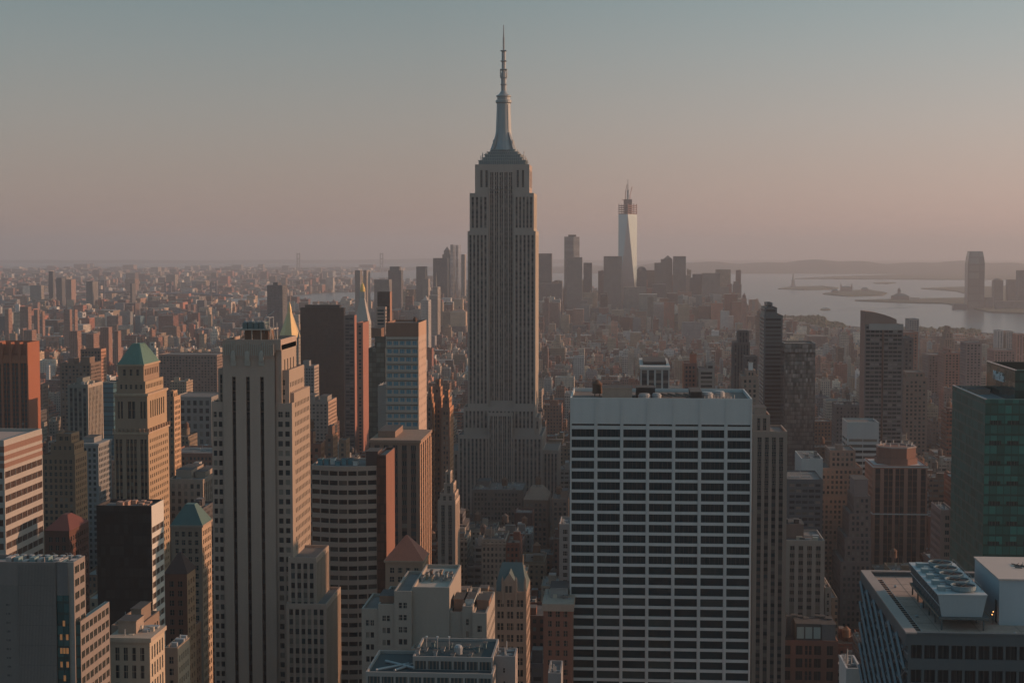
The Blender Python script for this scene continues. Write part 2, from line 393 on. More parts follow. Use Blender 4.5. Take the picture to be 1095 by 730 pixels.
HERO = []      # screen extents that keep the fill blocks from standing in front: px0, px1, vb, Y
FOOT = []      # footprints: x0, x1, y0, y1
NAMES = []     # (px, py, short name) used when describing the fill blocks
def place(px0, px1, py, Y, side=None, D=30.0, vb=None, short=None):
    x0, z = at(px0, py, Y); x1, _ = at(px1, py, Y)
    if side is not None: D = max(6, min(90, (yback(side, py, x1 if side > px1 else x0)) - Y))
    HERO.append((min(px0, side or px0), max(px1, side or px1), vb or 735, Y)); FOOT.append((x0, x1, Y, Y + D))
    if short: NAMES.append(((px0 + px1) / 2, (py + (vb or 700)) / 2, short))
    return x0, x1, Y, Y + D, z

# ================================================================== SETTING
def structure(o): o['kind'] = 'structure'; return o
gm, n, b = newmat('city_ground')
tcd = n.nodes.new('ShaderNodeTexCoord'); ns = noisen(n, .004, 6); ns2 = noisen(n, .03, 4)
n.links.new(mixc(n, ns, mixc(n, ns2, (.05, .05, .052), (.1, .085, .07)), (.06, .075, .05)), b.inputs['Base Color']); b.inputs['Roughness'].default_value = .95
g = MB(); rings = [0, 100, 300, 600, 1000, 1500] + [2000 + 500 * i for i in range(0, 120)]; NA = 180
for i, r in enumerate(rings):
    for k in range(NA):
        a = 2 * pi * k / NA; g.v.append((r * cos(a), r * sin(a), -r * r / (2 * RE)))
for i in range(len(rings) - 1):
    for k in range(NA):
        j = (k + 1) % NA; g.f.append((i * NA + k, i * NA + j, (i + 1) * NA + j, (i + 1) * NA + k)); g.m.append(0); g.uv += [(0, 0)] * 4; g.c.append((4, (1, 1, 1)))
g.mats = [gm]; structure(g.obj('ground'))

wm, n, b = newmat('harbour_water')
b.inputs['Base Color'].default_value = (.05, .07, .08, 1); b.inputs['Roughness'].default_value = .24
wn_ = noisen(n, .02, 5, (1, .35, 1)); bp = n.nodes.new('ShaderNodeBump'); bp.inputs['Strength'].default_value = .2; bp.inputs['Distance'].default_value = 3
n.links.new(wn_, bp.inputs['Height']); n.links.new(bp.outputs[0], b.inputs['Normal'])
def sheet(name, poly, m, off, step=1.0, ncol=10, wall=0.0):
    "flat sheet following the earth's curve inside an outline given by photo pixels"
    ys = sorted({p[1] for p in poly}); y0, y1 = ys[0], ys[-1]; lv = sorted(set(ys) | {y0 + step * i for i in range(int((y1 - y0) / step) + 1)})
    def cut(y):
        xs = []
        for i in range(len(poly)):
            (ax, ay), (bx, by) = poly[i], poly[(i + 1) % len(poly)]
            if min(ay, by) <= y < max(ay, by): xs.append(ax + (bx - ax) * (y - ay) / (by - ay))
        xs.sort(); return (xs[0], xs[-1]) if len(xs) > 1 else None
    b = MB()
    for a, c in zip(lv, lv[1:]):
        A, Cc = cut(a + 1e-4), cut(c - 1e-4)
        if not A or not Cc: continue
        for k in range(ncol):
            f0, f1 = k / ncol, (k + 1) / ncol
            L = lambda s, f, y: ground(s[0] + (s[1] - s[0]) * f, y, off)
            b.poly([L(Cc, f0, c), L(Cc, f1, c), L(A, f1, a), L(A, f0, a)], m)
    if wall:
        for i in range(len(poly)):
            p, q = ground(*poly[i], off), ground(*poly[(i + 1) % len(poly)], off)
            b.poly([(p[0], p[1], p[2] - wall), (q[0], q[1], q[2] - wall), q, p], m)
    o = b.obj(name); return structure(o)
BAY = [(560, 289.5), (700, 291), (1160, 293), (1300, 300), (1300, 372), (1180, 364), (1095, 358), (1000, 353), (930, 350.5), (880, 346), (840, 338), (800, 332), (770, 327), (700, 318), (640, 312), (560, 303)]
UPPER = [(345, 296), (400, 291.5), (440, 289), (560, 289.6), (560, 303), (500, 306), (430, 303), (370, 299)]
EAST = [(196, 322.5), (235, 325.8), (300, 327), (400, 325), (440, 317), (410, 312), (345, 313.5), (300, 318), (235, 320)]
EASTL = [(-60, 321), (100, 322), (196, 322.5), (235, 325.8), (100, 326.4), (-60, 325.6)]
BASIN = [(235, 303.3), (262, 302.6), (300, 304), (298, 305), (250, 305)]
BASIN2 = [(250, 315.5), (292, 313.8), (296, 316), (262, 317.5)]
OCEAN = [(-220, 277.75), (740, 277.75), (740, 281), (560, 285.5), (400, 283), (200, 286.8), (-220, 286.8)]
for nm, p, off in (('water_bay', BAY, 2), ('water_upper_bay', UPPER, 2), ('water_river', EAST, 2), ('water_river_far', EASTL, 2), ('water_basin', BASIN, 2), ('water_dock', BASIN2, 2), ('water_ocean', OCEAN, 2)):
    sheet(nm, p, wm, off)
def inside(px, py, poly):
    c = False
    for i in range(len(poly)):
        (ax, ay), (bx, by) = poly[i], poly[(i + 1) % len(poly)]
        if (ay > py) != (by > py) and px < ax + (bx - ax) * (py - ay) / (by - ay): c = not c
    return c
def wet(px, py): return any(inside(px, py, p) for p in (BAY, UPPER, EAST, EASTL, BASIN, BASIN2, OCEAN))
land = stone((.075, .08, .05), .95, .4); sand = stone((.2, .17, .13), .95, .3)
LANDS = {'island': [[(832, 308.2), (846, 306.2), (880, 305.6), (897, 307.2), (893, 308.8), (860, 309.4)],
                    [(880, 313.6), (900, 310.2), (930, 309.6), (949, 312.6), (944, 315.2), (905, 316)]],
         'shore': [[(914, 320.6), (960, 319.2), (1040, 317.8), (1140, 316), (1140, 336), (1060, 333), (1035, 328), (1010, 323.6), (960, 322.6)],
                   [(985, 308), (1012, 306.8), (1140, 304), (1140, 318), (1040, 319), (1036, 314), (1022, 310.6), (1000, 309)],
                   [(850, 297.6), (885, 295.6), (960, 293.2), (1160, 292), (1160, 298.5), (1020, 298.6), (940, 298.2)],
                   [(934, 302.3), (945, 301.2), (958, 301.8), (950, 303)]]}
for nm, L in LANDS.items():
    for p in L: sheet(nm, p, land, 7, step=.6, wall=6)
# hills behind the bay and a lower ridge along the ocean side
hm, n, b = newmat('hill_woods'); hn = noisen(n, .0016, 6)
n.links.new(mixc(n, hn, (.04, .055, .035), (.1, .09, .075)), b.inputs['Base Color']); b.inputs['Roughness'].default_value = .95
def hills(name, prof, Ya, Yb, ncol=90):
    b = MB(); G = []
    for i in range(ncol + 1):
        px = prof[0][0] + (prof[-1][0] - prof[0][0]) * i / ncol; h = np.interp(px, [p[0] for p in prof], [p[1] for p in prof])
        row = []
        for j in range(9):
            t = j / 8; Y = Ya + (Yb - Ya) * t; X = (px - 668) / F_ * Y
            hh = h * sin(pi * t) ** 1.2 * (1 + .16 * sin(px * .043 + t * 3) + .1 * sin(px * .121 + t * 7)); row.append((X, Y, zg(X, Y) + hh - (2 if hh < 1 else 0)))
        G.append(row)
    for i in range(ncol):
        for j in range(8): b.poly([G[i][j], G[i + 1][j], G[i + 1][j + 1], G[i][j + 1]], hm)
    return structure(b.obj(name))
hills('hills', [(560, 0), (600, 25), (660, 60), (720, 80), (790, 96), (850, 104), (900, 103), (960, 98), (1040, 92), (1200, 90)], 15800, 21500)
hills('hills', [(-160, 25), (60, 45), (200, 30), (330, 40), (470, 62), (600, 50), (700, 10)], 29000, 38000)
# avenue and pavements
pv = stone((.16, .155, .15), .9, .25); av = stone((.045, .046, .05), .85, .3); wp = stone((.7, .7, .68), .8, .15)
AVE = [-1450, -1170, -960, -760, -580, -450, -310, -185, 140, 400, 660, 920, 1180]
LOTS = []
p_ = MB()
for k in range(1, 46):
    ya, yb = k * 80.5 + 9, (k + 1) * 80.5 - 9
    for a, c in zip(AVE, AVE[1:]):
        if abs((a + c) / 2) < yb * .46 + 200: LOTS.append((a + 14, c - 14, ya, yb))
for x0, x1, y0, y1 in LOTS: p_.box(x0, x1, y0, y1, zg(0, y0), zg(0, y0) + .15, pv)
structure(p_.obj('pavement'))
r_ = MB(); r_.poly([(126, 640, .03), (154, 640, .03), (154, 3600, -.8), (126, 3600, -.8)], av); structure(r_.obj('road'))
k_ = MB()
for i in range(60):
    for x in (131, 135.5, 140, 144.5, 149):
        y = 900 + i * 6; k_.poly([(x - .08, y, -.02), (x + .08, y, -.02), (x + .08, y + 3, -.02), (x - .08, y + 3, -.02)], wp)
for y in (952, 1033):
    for i in range(11): k_.poly([(128 + i * 2.4, y, -.02), (129 + i * 2.4, y, -.02), (129 + i * 2.4, y + 4, -.02), (128 + i * 2.4, y + 4, -.02)], wp)
structure(k_.obj('road_markings'))

# ================================================================== LANDMARK: tall limestone tower with mast
def big_tower():
    B = Bld('limestone_skyscraper', 'tallest limestone skyscraper with setbacks, vertical piers and a long mast, in the centre', -100, 1250, 'skyscraper', vb=525)
    Y = 1250; K = .7353
    X = lambda px, py=400: at(px, py, Y)[0]
    Z = lambda py: at(536, py, Y)[1]
    lw = stone((.4, .32, .28), .8, .25); sp = stone((.075, .07, .07), .5, .3, .5); se = ST(9, 3.65, .16, .52, .4, 'strip', 2, 2.5, 3, wall=stone((.42, .35, .28), .8, .2), span=stone((.2, .18, .16)))  # side style: sunlit cream worked into the right face's stone colour
    st = ST(3.1, 3.65, .52, .52, .6, 'strip', .8, 2.5, 3, wall=lw, span=sp); s2 = ST(3.6, 3.65, .64, .55, .7, 'strip', .6, 2, 3, wall=lw, span=sp, sub=2, gap=.5)
    B.tier(X(489.5), X(580), Y, Y + 62, 0, Z(465), st, par=1)
    B.tier(X(476), X(489.5) - .01, Y + 6, Y + 56, 0, Z(483), st); B.tier(X(580) + .01, X(597), Y + 6, Y + 56, 0, Z(481.5), st)
    B.tier(X(495), X(571.5), Y + 5, Y + 55, Z(465) - 1, Z(436), st); B.tier(X(571.5) + .01, X(576), Y + 9, Y + 50, Z(465) - 1, Z(447), st)
    B.tier(X(522), X(548), Y - 2, Y + 8, 60, Z(441), s2)
    # shaft: two pavilions either side of a recessed middle bay
    a, b_, c, d = X(499.3), X(521.5), X(548.5), X(572)
    y0, y1 = Y + 7, Y + 53
    zb, zt = Z(436) - 1, Z(247)
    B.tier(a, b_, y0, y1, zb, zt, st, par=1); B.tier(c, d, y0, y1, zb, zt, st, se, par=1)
    B.tier(b_ + .01, c - .01, y0 + 3.5, y1 - 3.5, zb, Z(180), s2, par=1, sides='FK')
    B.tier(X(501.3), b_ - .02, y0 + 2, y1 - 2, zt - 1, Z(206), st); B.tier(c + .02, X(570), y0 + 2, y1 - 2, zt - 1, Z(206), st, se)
    B.tier(X(506.8), X(565), y0 + 4.2, y1 - 4, Z(206) - 1, Z(175), ST(4.1, 3.65, .42, .52, .6, 'strip', 3, 4, 3, wall=lw, span=sp))
    Z = lambda py: at(536, py, Y + 30)[1]
    r = MB(); m = stone((.17, .2, .2), .5, .3, .5); cx = (X(535.5, 170)); cyy = (y0 + y1) / 2
    z = at(536, 175, Y)[1] - 1
    for w, py in ((25.5, 172.4), (21.5, 169.2), (19.4, 165.8), (16.4, 163), (13, 160.3)):
        zz = Z(py); r.box(cx - w * K, cx + w * K, cyy - w * .62, cyy + w * .62, z, zz - .5, m); r.box(cx - w * K - .5, cx + w * K + .5, cyy - w * .62 - .5, cyy + w * .62 + .5, zz - .5, zz, stone((.3, .33, .33)), bottom=True)
        for q_ in range(int(w)): xx_ = cx - w * K + 2 * w * K * (q_ + .5) / int(w); r.box(xx_ - .25, xx_ + .25, cyy - w * .62 - .3, cyy - w * .62, z, zz - .5, stone((.3, .32, .32)))
        z = zz
    B.part('crown', r)
    q = MB()
    for i in range(34):
        w = random.choice((-1, 1)) * random.uniform(14, 26) * K; yy = cyy + random.uniform(-13, 13); zb2 = Z(166 + abs(w) / K * .35)
        q.bar((cx + w, yy, zb2 - 3), (cx + w, yy, zb2 + random.uniform(3, 9)), .3, STEEL); q.box(cx + w - .8, cx + w + .8, yy - .8, yy + .8, zb2 - 2, zb2 + random.uniform(.5, 3), STEEL)
    B.part('rooftop_antennas', q, kind='stuff')
    mm = stone((.3, .31, .315), .3, .25, .8); s = MB()
    s.lathe(cx, cyy, [(9.6, Z(161)), (7.4, Z(152)), (6.3, Z(139)), (5.7, Z(118)), (5.6, Z(111)), (6.5, Z(110)), (6.5, Z(107.5)), (5.3, Z(107)), (5.3, Z(104)), (6.1, Z(103.6)), (6.1, Z(102.6)), (3.8, Z(101)), (2.4, Z(98)), (1.6, Z(96.5))], mm, 20)
    for k in range(4):
        a_ = pi / 2 * k + pi / 4; u, v = cos(a_), sin(a_)
        s.bar((cx + 12.5 * u, cyy + 9.2 * v, Z(163)), (cx + 6.2 * u, cyy + 6.2 * v, Z(142)), 1.9, mm, 4, r2=1.0); s.bar((cx + 11 * u, cyy + 9 * v, Z(162)), (cx + 11 * u, cyy + 9 * v, Z(150)), .8, mm, 4, r2=.3); s.bar((cx + 4.8 * u, cyy + 4.8 * v, Z(129)), (cx + 4.6 * u, cyy + 4.6 * v, Z(108)), .8, mm)
        s.bar((cx + 6.5 * u, cyy + 6.5 * v, Z(158)), (cx + 5.2 * u, cyy + 5.2 * v, Z(112)), .8, mm)
    for k in range(24):
        a_ = 2 * pi * k / 24; s.bar((cx + 5.4 * cos(a_), cyy + 5.4 * sin(a_), Z(150)), (cx + 4.9 * cos(a_), cyy + 4.9 * sin(a_), Z(111)), .16, TAR)
    B.part('mast', s)
    t = MB(); t.bar((cx, cyy, Z(98)), (cx, cyy, Z(78)), 2.1, STEEL, 8); t.bar((cx, cyy, Z(78)), (cx, cyy, Z(55)), 1.6, STEEL, 8); t.bar((cx, cyy, Z(55)), (cx, cyy, Z(40)), .8, STEEL, 6); t.bar((cx, cyy, Z(40)), (cx, cyy, Z(27)), .55, STEEL, 6, r2=.3)
    for py in (91, 84, 75, 66, 55): t.box(cx - 2.4, cx + 2.4, cyy - 2.4, cyy + 2.4, Z(py), Z(py) + .6, STEEL, bottom=True)
    for k in range(6):
        t.bar((cx + random.choice((-1, 1)) * 2.6, cyy, Z(83)), (cx + random.choice((-1, 1)) * 2.6, cyy, Z(74)), .35, STEEL)
    B.part('antenna', t)
    B.done(); HERO.append((474, 600, 524, Y)); FOOT.append((X(474), X(600), Y - 4, Y + 66)); NAMES.append((536, 500, 'the limestone skyscraper'))
big_tower()

# ================================================================== FOREGROUND AND MIDDLE BUILDINGS
def white_grid():      # wide white office slab, seven bays of dark ribbon windows
    x0, x1, y0, y1, z = place(609.6, 804.6, 425, 575, D=40, short='the white gridded slab')
    w = stone((.52, .525, .52), .65, .22); gl = glass((.0, .024, .034), (.003, .034, .046), (.03, .055, .06), .14); gl.node_tree.nodes['Principled BSDF'].inputs['Specular IOR Level'].default_value = .12
    B = Bld('white_office_slab', 'wide white office slab with seven bays of dark ribbon windows in front', (x0 + x1) / 2, y0)
    W = x1 - x0; bw = W / 7; zt = z - 9.1
    cols = [((i + .05), (i + .95)) for i in range(7)]; cols = [(a / 7 + .002, b / 7 - .002) for a, b in cols]
    st = ST(fl=3.86, wh=.73, dep=.55, mode='punch', tm=.4, wall=w, gl=gl, cols=cols)
    sd = ST(bay=9.2, em=.8, ww=.9, fl=3.86, wh=.66, dep=.55, tm=.4, wall=w, gl=gl)
    B.tier(x0, x1, y0, y1, 0, zt - 1.4, st, sd, par=-1)
    slot = ST(fl=1.4, wh=.5, dep=.9, tm=0, wall=w, gl=glass((.02, .022, .024), (.03, .03, .03), (.04, .04, .04), .1), cols=cols)
    B.tier(x0, x1, y0, y1, zt - 1.4, zt, slot, ST(bay=9.2, em=.8, ww=.9, fl=1.4, wh=.5, dep=.9, tm=0, wall=w, gl=gl), par=-1)
    B.tier(x0, x1, y0, y1, zt, z, ST(mode='plain', wall=w), roof=stone((.17, .14, .125), .95, .6), par=1.3)
    f = MB()
    for i in range(8):
        xx = x0 + W * i / 7 + (.35 if i == 0 else -.35 if i == 7 else 0); f.box(xx - .22, xx + .22, y0 - .28, y0, 0, z - .3, w)
    for k in range(6):
        for i in range(1, 7): pass
    B.part('fin', f, label='slim vertical white ribs between the window bays')
    zd = z - 1.3
    B.tank(x0 + 9.5, y0 + 22, zd - 1.2, 1.9)
    pk = stone((.36, .27, .22), .85); B.bulk(x0 + 11.5, x0 + 22.5, y0 + 9, y0 + 21, zd, zd + 3.9, pk)
    B.bulk(x0 + 24, x0 + 31, y0 + 14, y0 + 24, zd, zd + 3.6, stone(DARK), 'plant_room'); B.bulk(x0 + 44, x0 + 48, y0 + 11, y0 + 30, zd, zd + 2.4, stone(DARK), 'plant_room')
    for i, (a, b_, c) in enumerate(((27, 10, 2.3), (31.5, 11, 1.8), (50, 17, 2.6), (55, 22, 2.2))):
        v = MB(); v.lathe(x0 + a, y0 + b_, [(c, zd), (c, zd + 1.6), (c * .8, zd + 1.8), (c * .8, zd + 2.1)], STEEL, 14); B.part('cooling_fan', v)
    v = MB()
    for i in range(7): v.bar((x0 + 24 + i * 3, y0 + 26 + i % 2, zd + .6), (x0 + 28 + i * 3, y0 + 12, zd + .8), .35, stone((.2, .13, .1)))
    v.box(x0 + 33, x0 + 42, y0 + 6, y0 + 7, zd, zd + 1, stone((.35, .2, .14))); B.part('roof_pipes', v)
    v = MB(); cy2 = (y0 + y1) / 2
    for i in range(10): v.bar((x0 + 49 + i * 1.2, y0 + 9, zd), (x0 + 49 + i * 1.2, y0 + 9, zd + random.uniform(.8, 2)), .15, STEEL)
    B.part('vent_stacks', v, kind='stuff')
    B.done()
white_grid()

def fifth():           # stepped limestone tower with three dark vertical stripes
    Y = 600.; st_ = stone((.41, .305, .25), .85, .25); sp = stone((.012, .022, .028), .4, .3)
    X = lambda px: at(px, 420, Y)[0]; Z = lambda py: at(265, py, Y)[1]
    B = Bld('art_deco_tower', 'stepped limestone art deco tower with three dark vertical stripes on its front', X(265), Y, 'skyscraper')
    HERO.append((224, 358, 735, Y)); FOOT.append((X(224), X(358), Y, Y + 45)); NAMES.append((270, 560, 'the three-striped tower'))
    xl, xr = X(238.5), X(294); w = xr - xl
    c = [(0.175, .245), (.445, .515), (.715, .785)]
    B.tier(xl, xr, Y, Y + 30, 0, Z(382), ST(fl=4, wh=.6, dep=1.3, mode='strip', tm=7, wall=st_, span=sp, cols=c, gl=glass((.01, .014, .018), (.02, .028, .034), (.05, .05, .05), .1)), ST(mode='plain', wall=st_), par=-1, sides='FK')
    B.tier(xl - .01, xr, Y - .35, Y + 30, Z(382), Z(366), ST(mode='plain', wall=st_), sides='F', par=-1)
    cr = MB(); ledge = stone((.42, .37, .32), .85, .2)
    for i in range(24):
        xx = xl + w * (i + .5) / 24; cr.box(xx - .16, xx + .16, Y - .65, Y - .35, Z(380), Z(368 - (2.5 if i in (4, 5, 11, 12, 18, 19) else 0)), ledge)
    for k in (.21, .48, .75):
        xx = xl + w * k; cr.box(xx - .9, xx + .9, Y - .9, Y - .3, Z(386), Z(377), ledge); cr.hip(xx - .9, xx + .9, Y - .9, Y - .3, Z(377), Z(374), ledge)
        cr.box(xx - 1.1, xx + 1.1, Y - .4, Y - .001, Z(391), Z(386), ledge)
    B.part('crown_relief', cr)
    sd = ST(4.2, 3.75, .4, .5, .6, 'strip', 1.5, 5, 2, wall=st_, span=st_); dw = stone((.36, .28, .22), .85, .2)
    sl2 = ST(2.7, 3.75, .52, .55, .4, 'punch', 1.2, 3, 2, wall=st_)
    B.tier(xr, X(300.5), Y + 1.5, Y + 29, 0, Z(369), ST(mode='plain', wall=st_), ST(bay=5, fl=9, ww=.3, wh=.8, dep=.6, tm=5, em=3, nofl=1, wall=dw), roof=ROOFM, sides='FR', par=-1)
    B.tier(xl, X(300.5), Y + .3, Y + 30, Z(366) - 3, Z(363), ST(mode='plain', wall=st_), par=1.2)
    # shoulders on the right
    B.tier(X(294) + .02, X(307.5), Y + 3, Y + 32, 0, Z(396), sl2, ST(3.1, 3.75, .42, .5, .4, 'punch', 1.2, 4, 2, wall=dw))
    B.tier(X(307.5) + .02, X(311.5), Y + 5, Y + 36, 0, Z(421), ST(mode='plain', wall=st_), ST(2.9, 3.75, .42, .5, .4, 'punch', 1.2, 3, 2, wall=dw))
    B.tier(X(293.9), X(311.5), Y + 1, Y + 4.9, 0, Z(431), ST(2.45, 3.75, .64, .55, .4, 'punch', .5, 2.5, 2, wall=st_, sub=1), ST(mode='plain', wall=dw))
    # left shoulders
    B.tier(X(232), xl - .02, Y + 2, Y + 30, 0, Z(395), ST(4.2, 3.75, .5, .9, .4, 'punch', .4, 2, 2, wall=st_, nofl=9), sl2)
    B.tier(X(225.5), xl - .02, Y + .9, Y + 28, 0, Z(430), ST(2.3, 3.75, .66, .55, .4, 'punch', .3, 3, 2, wall=st_), sl2)
    # wings low on the right
    for i, (a, b_, py, y0, y1) in enumerate(((307.6, 338, 594, Y - 2, Y + 24), (307, 350, 641, Y - 5, Y + 26))):
        B.tier(X(a) + .03 * i, X(b_), y0, y1, 0, Z(py), ST(2.45, 3.75, .62, .56, .4, 'strip', .7, 1.5, 2, wall=st_, span=stone((.28, .24, .2))), ST(2.6, 3.75, .5, .55, .4, 'strip', .7, 1.5, 2, wall=dw, span=stone((.3, .25, .2))))
    # roof plant
    zr = Z(363) - 1.2; q = MB(); dk = stone((.12, .16, .16), .5)
    x0, x1 = X(253.5), X(285)
    for xx in (x0, (x0 + x1) / 2 - 1.4, x1 - 3.5, x1):
        for yy in (Y + 7, Y + 20): q.box(xx - .2, xx + .2, yy - .2, yy + .2, zr, zr + 4.6, stone(LIME))
    q.box(x0 - .5, x1 + .3, Y + 6.6, Y + 20.6, zr + 4.4, zr + 4.9, stone(LIME), bottom=True); q.box(x0 + 1, x1 - 1, Y + 9, Y + 18, zr, zr + 4.4, stone(BROWN))
    B.part('roof_frame', q)
    for i in range(4):
        q = MB(); xx = x0 + .4 + i * 2.2; q.box(xx, xx + 1.9, Y + 8, Y + 18, zr + 4.9, zr + 7.2 + .3 * (i % 2), dk); q.lathe(xx + .95, Y + 10, [(.8, zr + 7.2), (.8, zr + 7.9)], STEEL, 10); B.part('cooling_unit', q)
    q = MB()
    for xx in (x1 - 2.2, x1 - .4):
        for yy in (Y + 8, Y + 15): q.bar((xx, yy, zr + 4.9), (xx, yy, zr + 9.3), .18, STEEL)
        q.bar((xx, Y + 8, zr + 9.2), (xx, Y + 15, zr + 9.2), .15, STEEL)
    for z_ in (6.8, 9.2): q.bar((x1 - 2.2, Y + 8, zr + z_), (x1 - .4, Y + 8, zr + z_), .15, STEEL)
    for i in range(9): xx = x1 - 3 + random.random() * 6; q.bar((xx, Y + 7 + random.random() * 12, zr), (xx, Y + 8, zr + random.uniform(5, 8)), .18, STEEL)
    q.bar((x1 - 3, Y + 12, zr + 9), (x1 + .5, Y + 12, zr + 11.5), .25, STEEL); B.part('antenna_frame', q); B.done()
fifth()

def orange_tower():
    x0, x1, y0, y1, z = place(-8, 29.5, 366, 1250, side=40, D=30, vb=456, short='the orange ribbed tower')
    m = stone(ORANGE, .85, .2); dk = stone((.1, .055, .045), .6, .3); Zc = at(15, 386, 1250)[1]
    y1 = y0 + 26
    B = Bld('orange_brick_tower', 'orange brick tower with tall ribs and scooped crown at the left edge', x0, y0, vb=456)
    n = 4; w = (x1 - x0) / n
    B.tier(x0, x1, y0, y1, 0, Zc, ST(bay=w, fl=3.7, ww=.74, wh=.5, dep=1.2, mode='strip', em=.3, tm=1, wall=m, span=dk, sub=2, gap=.3), ST(mode='plain', wall=m), par=-1)
    B.tier(x0 + 1.2, x1 - 1.2, y0 + 2.2, y1 - 1, Zc - 1, z - 9, ST(mode='plain', wall=stone((.25, .085, .05), .9, .3)), par=1)  # wall behind the scoops coloured darker to read as shade
    f = MB()
    for i in range(n + 1):
        xx = x0 + i * w; f.box(max(x0 - .04, xx - .9), min(x1 + .04, xx + .9), y0 - .6, y0 + 7, Zc - 3, z, m)
    f.box(x1 - 1.0, x1 + .01, y0 + 7, y1, Zc, z, m); f.box(x0, x0 + 1, y0 + 7, y1, Zc, z, m); f.box(x0 + 1, x1 - 1, y1 - 1, y1, Zc, z, m)
    for i in range(n):
        a, b_ = x0 + i * w + .9, x0 + (i + 1) * w - .9
        f.poly([(a, y0, Zc), (b_, y0, Zc), ((a + b_) / 2 + 1.6, y0 + 6.5, z - 1.5), ((a + b_) / 2 - 1.6, y0 + 6.5, z - 1.5)], m)
        f.poly([(a, y0, Zc), ((a + b_) / 2 - 1.6, y0 + 6.5, z - 1.5), (a, y0 + 7, z - 1.5)], m); f.poly([(b_, y0, Zc), (b_, y0 + 7, z - 1.5), ((a + b_) / 2 + 1.6, y0 + 6.5, z - 1.5)], m)
    B.part('crown', f); B.done()
orange_tower()

def striped_left():
    x0, x1, y0, y1, z = place(-70, 4, 470, 500, side=45, vb=735, short='the pink-and-cream striped block')
    m = stone((.37, .33, .3), .75, .25); br = stone((.24, .14, .11), .8, .2)
    gw_ = glass((.07, .045, .04), (.12, .08, .07), (.25, .17, .13), .2)
    B = Bld('striped_office_block', 'office block striped in cream and brown-pink bands at the left edge', x1, y0, vb=605)
    b1 = ST(6, 3.9, .97, .54, .35, 'punch', .6, 9.5, wall=m, gl=gw_); b2 = ST(4.5, 3.9, .965, .54, .35, 'punch', .4, 9.5, wall=m, gl=gw_)
    B.tier(x0, x1, y0, y1, 0, z, b1, b2, roof=stone((.42, .32, .28), .9, .3), par=1)
    q = MB()
    for zz in (z - 9.1, z - 6.6, z - 3.9):
        q.box(x0 - .1, x1 + .1, y0 - .1, y1 + .1, zz, zz + 1.5 if zz < z - 4 else zz + 1.9, br, bottom=True)
    B.part('brown_band', q, kind='stuff'); B.done()
striped_left()

def grey_blank():
    Y = 395.; X = lambda px: at(px, 640, Y)[0]; Z = lambda py: at(40, py, Y)[1]
    HERO.append((-5, 120, 735, Y)); FOOT.append((X(-20), X(120), Y, Y + 40)); NAMES.append((40, 660, 'the blank grey corner building'))
    g = stone((.2, .172, .16), .8, .3); c = stone((.24, .2, .18), .8, .35); B = Bld('grey_corner_building', 'blank grey corner building with stepped lit side and teal glass corner, bottom left', X(40), Y)
    y1 = yback(91, 600, X(78)); z = Z(601)
    bw = ST(3.3, 3.4, .8, .55, .3, 'punch', .3, .6, wall=c, gl=glass((.02, .035, .04), (.1, .08, .06), (.3, .24, .17), .35))
    B.tier(X(-30), X(60), Y, y1, 0, z, ST(mode='plain', wall=g), roof=stone((.3, .26, .24)), sides='FLK', par=1)
    teal = curtain((.05, .13, .14), .1, .35, .05, (2.4, 2.9))
    B.tier(X(60) + .01, X(73), Y + .4, y1, 0, Z(636), ST(mode='plain', wall=teal), par=-1, sides='F')
    B.tier(X(60) + .01, X(72.5), Y + .3, y1, Z(636), z, ST(mode='plain', wall=stone((.16, .15, .15))), par=-1, sides='F')
    B.tier(X(60) + .01, X(78), Y + 1, y1, 0, z, ST(mode='plain', wall=stone((.3, .28, .26))), bw, par=.9, sides='FR')
    B.tier(X(78) + .01, X(83), Y + 1.8, yback(117, 652, X(83)), 0, Z(665), ST(mode='plain', wall=teal), bw, par=.9, sides='FRK')
    B.tier(X(-2), X(19), Y - .06, Y + 1, 0, z - 6, ST(5.2, 2.3, .35, .18, .15, 'punch', 1, 4, wall=stone((.17, .15, .14), .8, .3)), sides='F', par=-1)
    q = MB()
    for i in range(26):
        xx = X(20) + (X(59) - X(20)) * i / 25; q.box(xx - .03, xx + .03, Y - .05, Y, 100, z - .6, stone((.12, .115, .11)))
    for i in range(14): q.box(X(20), X(59.5), Y - .055, Y - .002, z - 6 - i * 5.2, z - 5.93 - i * 5.2, stone((.12, .115, .11)))
    B.part('panel_joints', q)
    q = MB()
    for i in range(5):
        for k in range(3):
            if (i + k) % 2 or i == 2: q.box(X(63 + k * 3.2), X(65.4 + k * 3.2), Y + .28, Y + .37, Z(663 + i * 14.6 + 6), Z(663 + i * 14.6), LIT, bottom=True)
    B.part('lit_window', q, kind='stuff'); zd = z - 1
    for i in range(9):
        v = MB(); xx = X(2 + i * 8.5); h = random.uniform(.6, 1.9); v.box(xx, xx + random.uniform(.8, 1.7), Y + 3, Y + 6, zd, zd + h, stone((.18, .25, .26) if i % 2 else (.4, .35, .33))); B.part('roof_unit', v); v = MB(); v.lathe(xx + .5, Y + 9, [(.7, zd), (.7, zd + 1.2)], STEEL, 10); B.part('roof_vent', v)
    v = MB()
    for px in (52, 66, 70): v.bar((X(px), Y + 5, zd), (X(px), Y + 5, zd + 2.4), .07, STEEL); v.bar((X(px), Y + 5, zd + 2.4), (X(px) - .7, Y + 5, zd + 2.6), .06, STEEL)
    B.part('roof_lamp', v); B.done()
LIT = lamp((1.0, .4, .15), .05)
grey_blank()

